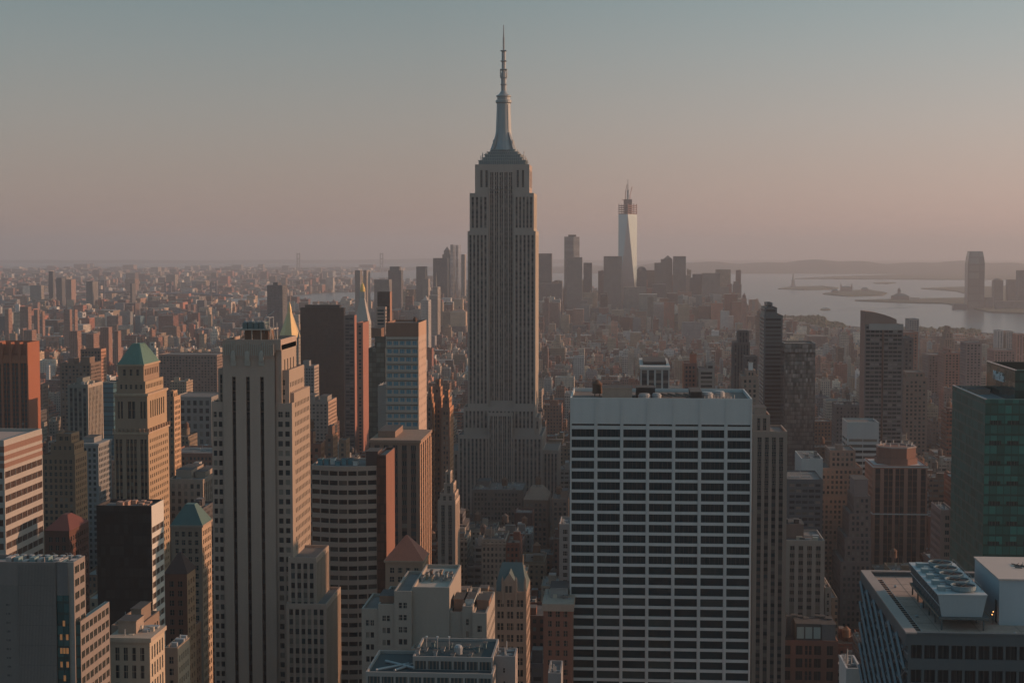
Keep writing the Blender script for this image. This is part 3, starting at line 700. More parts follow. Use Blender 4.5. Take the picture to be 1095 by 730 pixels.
def black_block():
    x0, x1, y0, y1, z = place(103, 162, 540, 520, side=175, vb=700, short='the black glass block')
    blk = curtain((.028, .026, .027), .2, .1, .03, (1.6, 3.7), (.02, .02, .02)); wh = stone((.6, .56, .5), .7, .12)
    B = Bld('black_office_block', 'black glass office block with a white-striped side wall', x0, y0)
    B.tier(x0, x1, y0, y1, 0, z, ST(mode='plain', wall=blk), ST(4, 3.75, .95, .55, .35, 'punch', .3, 6.5, wall=wh, gl=glass((.12, .08, .06), (.16, .11, .09), (.2, .14, .1), .3)), back=ST(mode='plain', wall=blk), par=-1, sides='FRLK')
    B.tier(x0, x1, y0, y1, z - 1.2, z, ST(mode='plain', wall=stone((.06, .055, .055))), par=1.1, sides='')
    v = MB()
    for i in range(14): xx = x0 + 2 + random.random() * 14; yy = y0 + 3 + random.random() * (y1 - y0 - 6); v.box(xx, xx + 1.5, yy, yy + 2.5, z - 1.1, z + random.uniform(-.4, .5), stone((.35, .22, .17)))
    B.part('roof_clutter', v, kind='stuff'); B.done()
black_block()

def green_pyramid():
    x0, x1, y0, y1, z = place(121, 158, 425, 800, side=180, vb=562, short='the green pyramid tower')
    m = stone((.31, .21, .15), .85, .3); sl_ = stone((.41, .29, .19), .85, .25); D = y1 - y0; X = lambda px: at(px, 440, 800)[0]; Z = lambda py: at(140, py, 800)[1]  # side stone brightened to carry the low sun in its colour
    B = Bld('pyramid_roof_tower', 'tan stone tower topped by a steep green copper pyramid roof', x0, y0, 'skyscraper', vb=562)
    st = ST(3.6, 3.7, .42, .52, .4, 'punch', 1, 3, wall=m); mid = ST(fl=3.7, wh=.5, dep=.9, mode='strip', tm=3, wall=m, span=stone((.16, .11, .08)), cols=[(.05, .13), (.16, .24), (.36, .44), (.47, .55), (.58, .66), (.77, .85), (.88, .95)])
    B.tier(x0, x1, y0, y1, 0, Z(462), mid, ST(3.4, 3.7, .42, .5, .5, 'punch', 1.6, 3, wall=sl_))
    B.tier(x0 + .6, x1 - .6, y0 + 1, y1 - 1, Z(462) - 1, Z(421), ST(fl=11, wh=.8, dep=.9, tm=3, nofl=1, wall=m, cols=[(.08, .14), (.18, .24), (.4, .5), (.52, .62), (.78, .84), (.88, .94)]), ST(3.6, 11, .5, .8, .7, 'punch', 4, 3, nofl=1, wall=sl_))
    B.tier(x0 + 1.2, x1 - 1.8, y0 + 2, y1 - 3, Z(421) - 1, Z(408), ST(2.6, 3.7, .5, .6, .5, 'punch', 1, 1, wall=m), ST(2.6, 3.7, .5, .6, .5, 'punch', 1, 1, wall=sl_))
    B.tier(X(124.5), X(152), y0 + 3.5, y1 - 6, Z(408) - 1, Z(390), ST(3.2, 4.6, .45, .7, .6, 'punch', 1.5, 2, wall=m))
    q = MB()
    for (a, b_, py, yy, h) in ((x0, x1, 462, y0, 1.0), (x0 + .6, x1 - .6, 421, y0 + 1, 1.2), (X(124.5), X(152), 390, y0 + 3.5, .9)):
        q.box(a - .5, b_ + .5, yy - .5, y1 - (0 if py > 400 else 5.5) + .5, Z(py) - h, Z(py) + .01, stone((.43, .31, .22)), bottom=True)
    for i in range(9): xx = x0 + (x1 - x0) * i / 8; q.box(xx - .35, xx + .35, y0 - .7, y0 + .2, Z(462), Z(462) + 1.9, m)
    for i in range(9): yy = y0 + (y1 - y0) * i / 8; q.box(x1 - .2, x1 + .7, yy - .4, yy + .4, Z(462), Z(462) + 1.9, m)
    B.part('cornice', q)
    r = MB(); cop = stone(COPPER, .6, .5); r.hip(X(124) , X(152.5), y0 + 3, y1 - 5.5, Z(390), Z(369), cop, top=.30)
    xa, xb, ya, yb, zl, zh = X(124), X(152.5), y0 + 3, y1 - 5.5, Z(390), Z(369)
    for i in range(1, 12):
        t = i / 12; xm, ym = (xa + xb) / 2, (ya + yb) / 2; bx, by = xa + (xb - xa) * t, ya + (yb - ya) * t
        r.bar((bx, ya, zl), (xm + (bx - xm) * .3, ym + (ya - ym) * .3, zh), .09, cop); r.bar((xb, by, zl), (xm + (xb - xm) * .3, ym + (by - ym) * .3, zh), .09, cop)
    r.bar(((X(124) + X(152)) / 2, y0 + 14, Z(369)), ((X(124) + X(152)) / 2, y0 + 14, Z(362)), .3, STEEL); B.part('pyramid_roof', r); B.done()
green_pyramid()

# ---- simple towers: one record each
def simple(name, label, px0, px1, py, Y, side=None, D=28, vb=None, c=TAN, st='punch', bay=2.9, fl=3.5, ww=.54, wh=.58, roof=(), steps=(), parts=100, short=None, sc=None, span=None, gl=None, dep=.4, tm=2, em=1., cat='building', glassy=None, sub=1, sidewall=None, group=None, z0=None, sbay=None):
    x0, x1, y0, y1, z = place(px0, px1, py, Y, side, D, vb, short)
    B = Bld(name, label, (x0 + x1) / 2, y0, cat, group, parts if Y < 900 else 0, vb)
    w = glassy or stone(c, .85, .25); sw = sidewall or (stone(sc, .85, .2) if sc else w)  # side walls may have their own colour, mostly brightened as if sunlit
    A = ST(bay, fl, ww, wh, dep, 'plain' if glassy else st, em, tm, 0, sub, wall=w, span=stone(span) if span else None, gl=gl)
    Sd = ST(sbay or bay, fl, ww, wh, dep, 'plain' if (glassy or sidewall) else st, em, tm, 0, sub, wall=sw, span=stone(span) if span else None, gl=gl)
    zb = zg(0, Y) - 3 if z0 is None else z0
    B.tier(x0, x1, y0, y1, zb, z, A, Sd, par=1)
    W, D_ = x1 - x0, y1 - y0
    for (a, b_, dy0, dy1, pz) in steps:           # upper setbacks: fractions of width and depth, top pixel
        zt = at((px0 + px1) / 2, pz, Y)[1]
        B.tier(x0 + a * W, x0 + b_ * W, y0 + dy0 * D_, y0 + dy1 * D_, z - 1, zt, dict(A, tm=1), dict(Sd, tm=1), par=1)
    zt = z if not steps else at((px0 + px1) / 2, steps[-1][4], Y)[1]
    if Y < 1100 and not steps and not any(r[0] == 'h' for r in roof):
        for i in range(5):
            v = MB(); a, b_ = x0 + W * random.uniform(.08, .6), y0 + D_ * random.uniform(.1, .8); L = W * random.uniform(.1, .35); v.box(a, a + L, b_, b_ + .6, zt - .7, zt - .2, STEEL, bottom=True); v.bar((a, b_ + .3, zt - 1), (a, b_ + .3, zt + random.uniform(.2, 2.2)), .16, STEEL); B.part('roof_duct', v)
    for r in roof:
        k = r[0]
        if k == 'b': B.bulk(x0 + r[1] * W, x0 + r[2] * W, y0 + r[3] * D_, y0 + r[4] * D_, zt - 1, zt + r[5], stone(r[6]) if len(r) > 6 else w if not glassy else None)
        elif k == 't': B.tank(x0 + r[1] * W, y0 + r[2] * D_, zt - 1 + (r[3] if len(r) > 3 else 0), 2.3)
        elif k == 'u':
            v = MB()
            for i in range(r[1]):
                a, b_ = x0 + W * random.uniform(.1, .85), y0 + D_ * random.uniform(.1, .8); v.box(a, a + random.uniform(1, 3), b_, b_ + random.uniform(1, 3), zt - 1, zt + random.uniform(-.3, 1.6), random.choice((STEEL, ROOFM, stone(CREAM))))
            B.part('roof_clutter', v, kind='stuff')
        elif k == 'h': v = MB(); v.hip(x0 - .3, x1 + .3, y0 - .3, y1 + .3, zt, at((px0 + px1) / 2, r[1], Y)[1], stone(r[2], .7, .3), r[3]); B.part('pyramid_roof', v)
        elif k == 'c': v = MB(); v.box(x0 - .5, x1 + .5, y0 - .5, y1 + .5, zt - r[1], zt + .02, stone(r[2]), bottom=True); B.part('cornice', v)
        elif k == 'a': v = MB(); v.bar((x0 + r[1] * W, y0 + D_ / 2, zt - 1), (x0 + r[1] * W, y0 + D_ / 2, zt + r[2]), .3, STEEL, r2=.1); B.part('antenna', v)
    B.done(); return B, (x0, x1, y0, y1, z)

DK = (.035, .035, .037)
# ---- left side
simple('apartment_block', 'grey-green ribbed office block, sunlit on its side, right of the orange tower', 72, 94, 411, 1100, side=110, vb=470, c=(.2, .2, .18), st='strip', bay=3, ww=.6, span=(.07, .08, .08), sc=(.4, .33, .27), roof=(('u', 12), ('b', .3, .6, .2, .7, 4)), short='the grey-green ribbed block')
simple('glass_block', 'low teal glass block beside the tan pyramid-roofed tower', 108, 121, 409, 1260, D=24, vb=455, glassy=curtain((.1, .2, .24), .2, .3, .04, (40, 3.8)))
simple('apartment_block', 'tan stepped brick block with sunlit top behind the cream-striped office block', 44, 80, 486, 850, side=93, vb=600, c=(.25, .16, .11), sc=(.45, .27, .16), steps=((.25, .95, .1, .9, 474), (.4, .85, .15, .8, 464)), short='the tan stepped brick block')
simple('stone_block', 'grey stone block with cornice left of the tan pyramid-roofed tower', 81, 105, 474, 950, side=119, vb=560, c=(.25, .245, .24), bay=2.9, roof=(('c', 1.2, GREY), ('b', .2, .7, .2, .8, 3)), short='the grey stone block')
simple('office_block', 'dark red-brown block with small red roof behind the black office block', 48, 74, 567, 640, D=24, vb=640, c=(.13, .06, .045), roof=(('h', 554, (.15, .05, .04), .2),), parts=60)
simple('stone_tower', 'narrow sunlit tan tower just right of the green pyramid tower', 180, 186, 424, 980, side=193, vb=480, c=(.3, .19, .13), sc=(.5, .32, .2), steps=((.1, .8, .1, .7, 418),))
simple('warehouse', 'long grey block with a row of arched bays right of the pyramid tower', 184, 226, 424, 1400, D=50, vb=455, c=(.26, .24, .22), bay=6, fl=7, ww=.55, wh=.6)
simple('brick_block', 'long red-brown brick block in front of the arched grey block', 180, 228, 484, 1060, D=40, vb=505, c=(.23, .12, .09), bay=2.7)
simple('bank_building', 'pale classical block with tall columns above the turquoise pyramid roof', 180, 217, 512, 930, D=46, vb=545, c=(.33, .26, .21), st='strip', bay=4.2, ww=.5, fl=4.5, roof=(('b', .1, .55, .2, .8, 4), ('b', .6, .9, .3, .9, 2.5)))
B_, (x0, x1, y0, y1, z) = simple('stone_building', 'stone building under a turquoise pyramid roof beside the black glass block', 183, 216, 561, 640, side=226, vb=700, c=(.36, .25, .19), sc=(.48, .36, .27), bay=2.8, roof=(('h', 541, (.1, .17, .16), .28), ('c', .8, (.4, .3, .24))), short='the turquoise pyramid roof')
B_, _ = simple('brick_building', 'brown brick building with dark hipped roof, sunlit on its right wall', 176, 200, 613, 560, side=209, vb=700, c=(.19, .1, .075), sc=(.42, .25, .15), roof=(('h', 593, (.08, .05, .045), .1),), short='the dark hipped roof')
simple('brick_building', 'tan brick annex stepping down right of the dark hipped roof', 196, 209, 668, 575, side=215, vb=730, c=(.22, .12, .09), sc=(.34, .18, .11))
simple('stone_building', 'tan palazzo block with colonnaded top floor at the lower left', 117, 160, 681, 430, side=176, c=(.4, .31, .24), sc=(.5, .4, .3), bay=2.6, st='punch', fl=5, ww=.5, wh=.75, tm=2.2, roof=(('c', 1.2, (.42, .33, .26)), ('b', .1, .55, .3, .8, 3.5, (.33, .25, .2)), ('u', 16)))
simple('stone_building', 'smaller sunlit tan block stepping down right of the colonnaded block', 176, 190, 692, 455, side=203, c=(.33, .23, .17), sc=(.5, .36, .25), bay=2.4, roof=(('u', 5),))
simple('stone_building', 'shaded tan building under the black glass block, above the colonnaded block', 119, 150, 668, 470, D=20, c=(.25, .18, .14), bay=2.6, roof=(('b', .55, .9, .2, .7, 4),))
# ---- behind and right of the striped limestone tower
def gold_pyramid():
    x0, x1, y0, y1, z = place(296, 319.5, 388, 1850, side=323, vb=415, short='the gold pyramid tower')
    m = stone((.36, .31, .26)); B = Bld('gold_roof_tower', 'pale tower under a steep gilded pyramid roof', (x0 + x1) / 2, y0, 'skyscraper', vb=415, parts=0)
    Z = lambda py: at(311, py, 1850)[1]; D = y1 - y0; y1 = y0 + 26
    B.tier(x0, x1, y0, y1, -4, Z(362), ST(3, 3.8, .45, .55, .4, wall=m), par=1)
    gold = stone((.72, .48, .22), .4, .2, .8); gold.node_tree.nodes['Principled BSDF'].inputs['Metallic'].default_value = .5
    v = MB(); cx, cy = (x0 + x1) / 2, (y0 + y1) / 2; a = x1 - x0
    v.lathe(cx, cy, [(a * .5, Z(361)), (a * .1, Z(334))], gold, 8, rot=pi / 8); v.lathe(cx, cy, [(a * .09, Z(334)), (a * .07, Z(329)), (.1, Z(323))], gold, 8)
    B.part('gilded_roof', v)
    v = MB()
    for i in (x0, x1):
        for j in (y0, y1): v.hip(i - 1.5, i + 1.5, j - 1.5, j + 1.5, Z(362), Z(354), m)
    B.part('corner_pinnacle', v, kind='stuff'); B.done()
gold_pyramid()
simple('stone_block', 'grey stepped block right below the gold pyramid tower', 320, 336, 391, 1700, side=341, vb=432, c=(.27, .26, .25), sc=(.42, .33, .27), roof=(('b', .2, .6, .2, .6, 5),))
simple('dark_slab', 'big dark brown glass slab behind the three-striped tower', 321, 367.5, 329, 1800, side=369.5, vb=440, glassy=curtain((.03, .022, .019), .25, .2, .03, (3, 3.6), (.04, .03, .025)), roof=(('b', .1, .9, .2, .8, 3, DARK),), short='the dark brown glass slab')
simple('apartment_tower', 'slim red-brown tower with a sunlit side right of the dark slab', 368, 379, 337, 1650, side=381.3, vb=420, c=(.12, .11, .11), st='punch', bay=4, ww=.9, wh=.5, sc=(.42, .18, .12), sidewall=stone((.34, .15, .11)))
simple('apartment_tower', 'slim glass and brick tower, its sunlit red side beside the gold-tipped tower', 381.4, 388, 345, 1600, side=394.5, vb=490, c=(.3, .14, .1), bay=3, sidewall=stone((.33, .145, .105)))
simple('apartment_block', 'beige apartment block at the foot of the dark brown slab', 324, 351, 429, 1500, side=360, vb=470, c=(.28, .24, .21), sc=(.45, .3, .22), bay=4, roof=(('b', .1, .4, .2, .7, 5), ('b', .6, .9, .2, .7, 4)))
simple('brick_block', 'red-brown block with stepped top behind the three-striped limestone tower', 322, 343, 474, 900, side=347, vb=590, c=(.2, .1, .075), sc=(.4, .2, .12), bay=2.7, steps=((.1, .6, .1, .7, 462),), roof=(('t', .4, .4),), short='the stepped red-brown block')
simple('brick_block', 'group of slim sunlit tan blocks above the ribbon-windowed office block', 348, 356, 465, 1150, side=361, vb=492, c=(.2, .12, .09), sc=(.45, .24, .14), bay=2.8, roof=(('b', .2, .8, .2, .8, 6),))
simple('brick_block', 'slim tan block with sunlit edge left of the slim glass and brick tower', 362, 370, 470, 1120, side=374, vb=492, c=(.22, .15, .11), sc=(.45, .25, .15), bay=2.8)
def gold_tip():       # campanile tower with lantern and gilded cupola
    Y = 2150; x0, x1, y0, y1, z = place(379, 394, 368, Y, D=24, vb=440, short='the white tower with a gold cupola')
    m = stone((.42, .38, .34)); B = Bld('clock_tower', 'slender pale tower with pyramidal spire and small gold cupola', (x0 + x1) / 2, y0, 'tower', parts=0, vb=440)
    Z = lambda py: at(387, py, Y)[1]; cx, cy = (x0 + x1) / 2, (y0 + y1) / 2; a = (x1 - x0)
    B.tier(x0, x1, y0, y1, -4, Z(345), ST(3.5, 3.8, .4, .5, .5, wall=m), par=0)
    v = MB(); v.hip(x0, x1, y0, y1, Z(345), Z(319), m, .3); v.box(cx - a * .18, cx + a * .18, cy - a * .18, cy + a * .18, Z(319), Z(312), m); B.part('spire', v)
    g_ = stone((.85, .55, .14), .35, .1, .8); v = MB(); v.lathe(cx, cy, [(a * .19, Z(312)), (a * .19, Z(309)), (a * .1, Z(305)), (.3, Z(302)), (.2, Z(295))], g_, 10); B.part('gold_cupola', v)
    B.done()
gold_tip()
simple('apartment_tower', 'tall dark-topped glass tower above the blue-windowed tower', 403.5, 417, 312, 1700, side=419, vb=400, glassy=curtain((.06, .05, .045), .2, .2, .03, (3, 3.4)), sidewall=stone((.36, .2, .14)), D=18)
simple('apartment_tower', 'pale balconied tower in front of the dark-topped glass tower', 402, 412, 328, 1500, side=413.5, vb=395, c=(.34, .27, .23), bay=12, ww=.9, fl=3.2)
simple('glass_tower', 'greenish reflective glass tower left of the blue-windowed tower', 394, 412, 372, 1200, D=26, vb=470, glassy=curtain((.1, .14, .13), .15, .45, .08), roof=(('b', .1, .7, .2, .8, 6, BROWN),), steps=((.35, 1, .1, .9, 360),))
simple('office_tower', 'blank grey slab against the left edge of the blue-windowed tower', 404, 414, 412, 960, D=20, vb=468, c=(.25, .25, .24), st='plain')
def blue_windows():
    x0, x1, y0, y1, z = place(412.5, 447.5, 360, 890, side=456, vb=468, short='the tower with blue windows')
    m = stone((.42, .36, .31), .8, .2); br = stone((.26, .15, .11), .8)
    B = Bld('hotel_tower', 'pale tower with a grid of blue windows under a brown crown', (x0 + x1) / 2, y0, 'skyscraper', vb=468)
    blue = glass((.1, .27, .36), (.15, .38, .48), (.34, .5, .55), .25)
    B.tier(x0, x1, y0, y1, 0, z, ST(3.65, 4.6, .72, .5, .25, 'punch', .3, 1.2, wall=m, gl=blue), ST(7, 4.6, .16, .34, .25, 'punch', 1, 1.2, wall=stone((.48, .35, .28), .8, .25), gl=blue), par=-1)
    zt = at(430, 345, 890)[1]
    B.tier(x0, x1, y0 + .6, y1, z, zt, ST(3.65, 15, .35, .8, .5, 'punch', .3, 1, wall=br), ST(mode='plain', wall=stone((.45, .3, .22))), par=1.2)
    v = MB()
    for i in range(30):
        for k in (.1, .9): zz = z - 1.6 - i * 4.6; v.box(x0 + .3, x1 - .3, y0 - .12, y0 + .04, zz - .35, zz, m, bottom=True)
    B.part('sill_band', v, kind='stuff'); v = MB(); v.lathe(x1 - 3, y0 + 8, [(1.2, zt), (1.2, zt + 2), (.1, zt + 3)], WOOD, 10); B.part('water_tank', v); B.done()
blue_windows()
B_, _ = simple('stone_tower', 'brown stone tower with pilasters under the blue-windowed tower', 396, 449, 470, 760, side=461, vb=582, c=(.26, .17, .13), sc=(.42, .25, .17), st='strip', bay=4.4, ww=.55, span=(.1, .07, .06), fl=3.8, sbay=8, roof=(('c', 1.4, (.3, .2, .15)), ('b', .1, .45, .2, .8, 3)), short='the brown pilastered tower')
def ribbon_curved():
    Y = 680.; x0, z = at(333, 497, Y); x1, _ = at(403, 497, Y); HERO.append((331, 420, 652, Y)); FOOT.append((x0, at(418, 500, Y)[0], Y - 4, Y + 30)); NAMES.append((370, 570, 'the ribbon-windowed office block'))
    m = stone((.4, .31, .26), .75, .2); B = Bld('ribbon_window_office', 'bowed office block banded with dark ribbon windows, a red-brown slab on its right', (x0 + x1) / 2, Y, vb=652)
    n = 7; W = x1 - x0; gl = glass((.012, .016, .019), (.03, .04, .045), (.12, .11, .1), .2)
    bow = lambda t: -3.5 * sin(pi * t)
    v = MB(); r = MB(); fl = 4.15; floors = int(z / fl) - 1; pts = [(x0 + W * i / 14, Y + bow(i / 14)) for i in range(15)]
    for k in range(floors + 1):
        zt = z - k * fl; zb_ = zt - fl * .5
        if k == 0: zt = z
        for (a, b_), (c, d) in zip(pts, pts[1:]):
            v.poly([(a, b_, zb_), (c, d, zb_), (c, d, zt), (a, b_, zt)], m); v.poly([(a, b_ + .7, zb_), (c, d + .7, zb_), (c, d, zb_), (a, b_, zb_)][::-1], m); v.poly([(a, b_, zt), (c, d, zt), (c, d + .7, zt), (a, b_ + .7, zt)], m)
        for i in range(0, 15, 2):
            a, b_ = pts[i]; v.box(a - .25, a + .25, b_ + .1, b_ + .7, zb_ - fl * .5, zb_, m)
    B.part('bowed_bands', v)
    cnt = 0; rest = MB()
    for k in range(floors):
        for i in range(7):
            (a, b_), (c, d) = pts[2 * i], pts[2 * i + 2]; e, f = pts[2 * i + 1]; zt = z - k * fl - fl * .5; q = MB() if cnt < 100 else rest; u = [(random.random(),) * 2] * 4
            q.poly([(a, b_ + .65, zt - fl * .5), (e, f + .65, zt - fl * .5), (e, f + .65, zt), (a, b_ + .65, zt)], gl, u); q.poly([(e, f + .65, zt - fl * .5), (c, d + .65, zt - fl * .5), (c, d + .65, zt), (e, f + .65, zt)], gl, u)
            if cnt < 100: B.part('window', q)
            cnt += 1
    B.part('window', rest, kind='stuff')
    rr = MB(); B.roofs.append(rr); rr.poly([(a, b_, z - .6) for a, b_ in pts] + [(x1, Y + 22, z - .6), (x0, Y + 22, z - .6)], ROOFM)
    B.wall.box(x0, x1, Y + 21.9, Y + 22.4, 0, z, m); B.wall.box(x0, x0 + .4, Y + .7, Y + 22, 0, z, m)
    xa, xb = x1, at(413, 480, Y)[0]; z2 = at(405, 486, Y)[1]; brn = curtain((.09, .045, .035), .25, .2, .03, (1.6, 4.1), (.05, .03, .025))
    B.tier(xa + .01, xb, Y - .5, yback(422, 486, xb), 0, z2, ST(mode='plain', wall=brn), ST(mode='plain', wall=stone((.26, .12, .085), .8)), par=1)
    xm = at(390, 480, Y)[0]; B.bulk(xm, xa, Y + 3, Y + 15, z - .6, at(395, 484, Y)[1], stone((.1, .07, .065)), 'plant_room')
    for i in range(7): xx = x0 + 2 + i * 2.6; B.bulk(xx, xx + 1.9, Y + 4 + i % 3, Y + 8 + i % 3, z - .6, z + random.uniform(.3, 2), stone(random.choice((WHITE, GREY, (.1, .25, .3)))), 'cooling_unit')
    B.done()
ribbon_curved()
B_, _ = simple('hotel', 'building with a red pyramid roof in front of the ribbon-windowed block', 412, 452, 599, 600, side=457.5, vb=640, c=(.34, .23, .17), sc=(.48, .33, .23), bay=3, roof=(('h', 576, (.42, .14, .09), .06), ('c', .7, (.36, .25, .18))), short='the red pyramid roof')
# art-deco brick stack, mid distance
for i, (a, b_, py, sd, Y, ddy) in enumerate(((456, 462, 418, 465, 1120, 'left'), (462, 472, 410, 475, 1140, 'mid'), (472, 481, 422, 485, 1110, 'right'))):
    lab = {'left': 'left stepped brick tower, lowest of the sunlit cluster beside the blue-windowed tower', 'mid': 'tallest stepped brick tower of the sunlit cluster right of the blue-windowed tower', 'right': 'right stepped brick tower of the sunlit cluster by the limestone skyscraper'}[ddy]
    simple('art_deco_block', lab, a, b_, py + 14, Y, side=sd, vb=495, c=(.2, .12, .09), sc=(.5, .25, .14), bay=2.6, steps=((.12, .88, .1, .8, py + 4), (.3, .75, .2, .6, py - 4)), group='sunlit stepped brick towers')
simple('tan_slab', 'tan office block with a sunlit side behind the brown pilastered tower', 450, 456, 472, 980, side=461.5, vb=520, c=(.25, .16, .12), sc=(.45, .27, .18))
simple('stone_tower', 'small grey stone tower with stacked square top right of the pilastered tower', 468, 487, 535, 860, side=491.5, vb=588, c=(.33, .27, .23), sc=(.5, .38, .3), st='strip', bay=3.4, ww=.5, span=(.12, .1, .09), steps=((.1, .95, .1, .9, 528), (.3, .85, .2, .8, 518), (.35, .65, .3, .7, 506)), short='the small stacked grey tower')
simple('flat_roof_block', 'low block with a long pale roof edge before the limestone skyscraper', 505, 559, 523, 1160, D=40, vb=546, c=(.19, .165, .15), roof=(('u', 24), ('b', .05, .3, .5, .9, 3), ('t', .62, .3)), bay=2.5, short='the long pale flat roof')
simple('brick_block', 'brown block with a low pyramid roof and a water tank at the skyscraper foot', 560, 586, 534, 1130, D=36, vb=552, c=(.2, .14, .11), roof=(('h', 524, (.26, .17, .13), .45), ('t', .55, .5, 7)), bay=3)
simple('brick_block', 'brown block right of the low pyramid roof, left of the white slab', 590, 608, 533, 1110, D=30, vb=560, c=(.22, .16, .13), roof=(('t', .4, .4), ('b', .5, .9, .3, .8, 4)), bay=3)
simple('dark_billboard_block', 'dark red-brown box building above the low roofs before the skyscraper', 550, 569, 548, 1085, D=18, vb=566, c=(.09, .05, .045), st='plain')
# ---- foreground centre
def beige_cluster():
    Y = 470.; X = lambda px: at(px, 660, Y)[0]; Z = lambda py: at(450, py, Y)[1]
    HERO.append((383, 523, 735, Y)); FOOT.append((X(383), X(523), Y, Y + 38)); NAMES.append((450, 680, 'the beige stepped cluster'))
    m = stone((.34, .29, .25), .85, .25); pl = ST(mode='plain', wall=m)
    B = Bld('beige_stepped_building', 'beige stepped building with a blank wall and roof boxes, low in the centre', X(450), Y)
    a = ST(3.1, 3.7, .62, .45, .35, 'punch', .6, 2.5, wall=m, sub=2, gap=.35); b1 = ST(3.4, 3.7, .4, .5, .35, 'punch', .5, 3, wall=m)
    B.tier(X(386), X(404), Y + 1, Y + 22, 0, Z(652), a); B.tier(X(404) + .02, X(421.5), Y + .5, Y + 26, 0, Z(646.5), a)
    B.tier(X(421.5) + .02, X(440), Y, Y + 30, 0, Z(632), a)
    B.tier(X(440) + .02, X(480), Y + 1.5, Y + 36, 0, Z(628.5), pl, par=1.1, roof=stone((.42, .36, .31)))
    B.tier(X(480) + .02, X(494), Y + 2.2, Y + 24, 0, Z(655), pl); B.tier(X(494) + .02, X(505), Y + 1.2, Y + 28, 0, Z(648), b1)
    B.tier(X(505) + .02, X(520.5), Y, Y + 30, 0, Z(654), b1)
    B.tier(X(441), X(481.5), Y - 3.5, Y + 1.4, 0, Z(690), a, par=.8)
    for p in ((404, 421, 648, 641, .5), (483, 495, 656, 645, 3), (507, 520, 655, 648, 6)):
        B.bulk(X(p[0]), X(p[1]), Y + p[4] + 3, Y + p[4] + 12, Z(p[2]) - 2, Z(p[3]), stone((.25, .15, .11)))
    B.bulk(X(494.5), X(505), Y + 6, Y + 16, Z(650) - 1, Z(645), stone((.5, .52, .5)))
    for i in range(10): B.bulk(X(444 + 3.6 * i), X(446 + 3.6 * i), Y + 14 + 3 * (i % 3), Y + 17 + 3 * (i % 3), Z(629) - 1, Z(629) + random.uniform(.2, 1.2), stone(random.choice((TAN, GREY, BROWN))), 'roof_unit')
    B.done()
beige_cluster()
def teal_roofs():
    Y = 400.; X = lambda px: at(px, 715, Y)[0]; Z = lambda py: at(460, py, Y)[1]
    HERO.append((390, 532, 740, Y)); FOOT.append((X(390), X(555), Y, Y + 30))
    m = stone((.32, .29, .27), .8, .2); dk = stone((.05, .07, .075), .9, .3); B = Bld('glass_edged_roof_building', 'low building with dark roof, pale pipes and a glazed top floor at the bottom centre', X(460), Y)
    gl = glass((.05, .08, .09), (.12, .16, .17), (.3, .22, .17), .25)
    B.tier(X(391), X(527), Y, Y + 22, 0, Z(719), ST(3.4, 3.6, .86, .62, .35, 'punch', .3, .5, wall=m, gl=gl), roof=dk, par=.8)
    B.tier(X(438), X(525), Y + 6, Y + 26, 0, Z(708), ST(3.4, 3.6, .86, .62, .35, 'punch', .3, .5, wall=m, gl=gl), roof=dk, par=.7)
    v = MB(); zr = Z(719) - .8
    for (p, q) in (((400, 3), (432, 9)), ((405, 12), (440, 5)), ((420, 3), (445, 12))): v.bar((X(p[0]), Y + p[1], zr + .5), (X(q[0]), Y + q[1], zr + .7), .35, STEEL, 8)
    B.part('roof_pipe', v, kind='stuff'); zr = Z(708) - .7
    for px in (448, 460, 473): v = MB(); v.bar((X(px), Y + 16, zr), (X(px), Y + 16, zr + 3.4), .08, STEEL); v.box(X(px) - .25, X(px) + .25, Y + 15.8, Y + 16.2, zr + 3.3, zr + 3.6, stone(WHITE)); B.part('roof_lamp', v)
    for i in range(12): a = 440 + i * 6.4; B.bulk(X(a), X(a + 3.2), Y + 9 + 4 * (i % 3), Y + 11 + 4 * (i % 3), zr, zr + random.uniform(.4, 1.6), stone(random.choice(((.12, .17, .18), GREY, (.3, .3, .3)))), 'roof_unit')
    v = MB(); v.lathe(X(485), Y + 12, [(1.1, zr), (1.1, zr + 1.8), (.7, zr + 2.4)], STEEL, 12); B.part('vent_cowl', v); B.done()
teal_roofs()
simple('lift_tower', 'small grey box tower with a sloping roof beside the glazed low building', 527, 551, 701, 410, side=553.5, D=12, c=(.26, .24, .235), sc=(.33, .28, .26), bay=9, ww=.12, wh=.35)
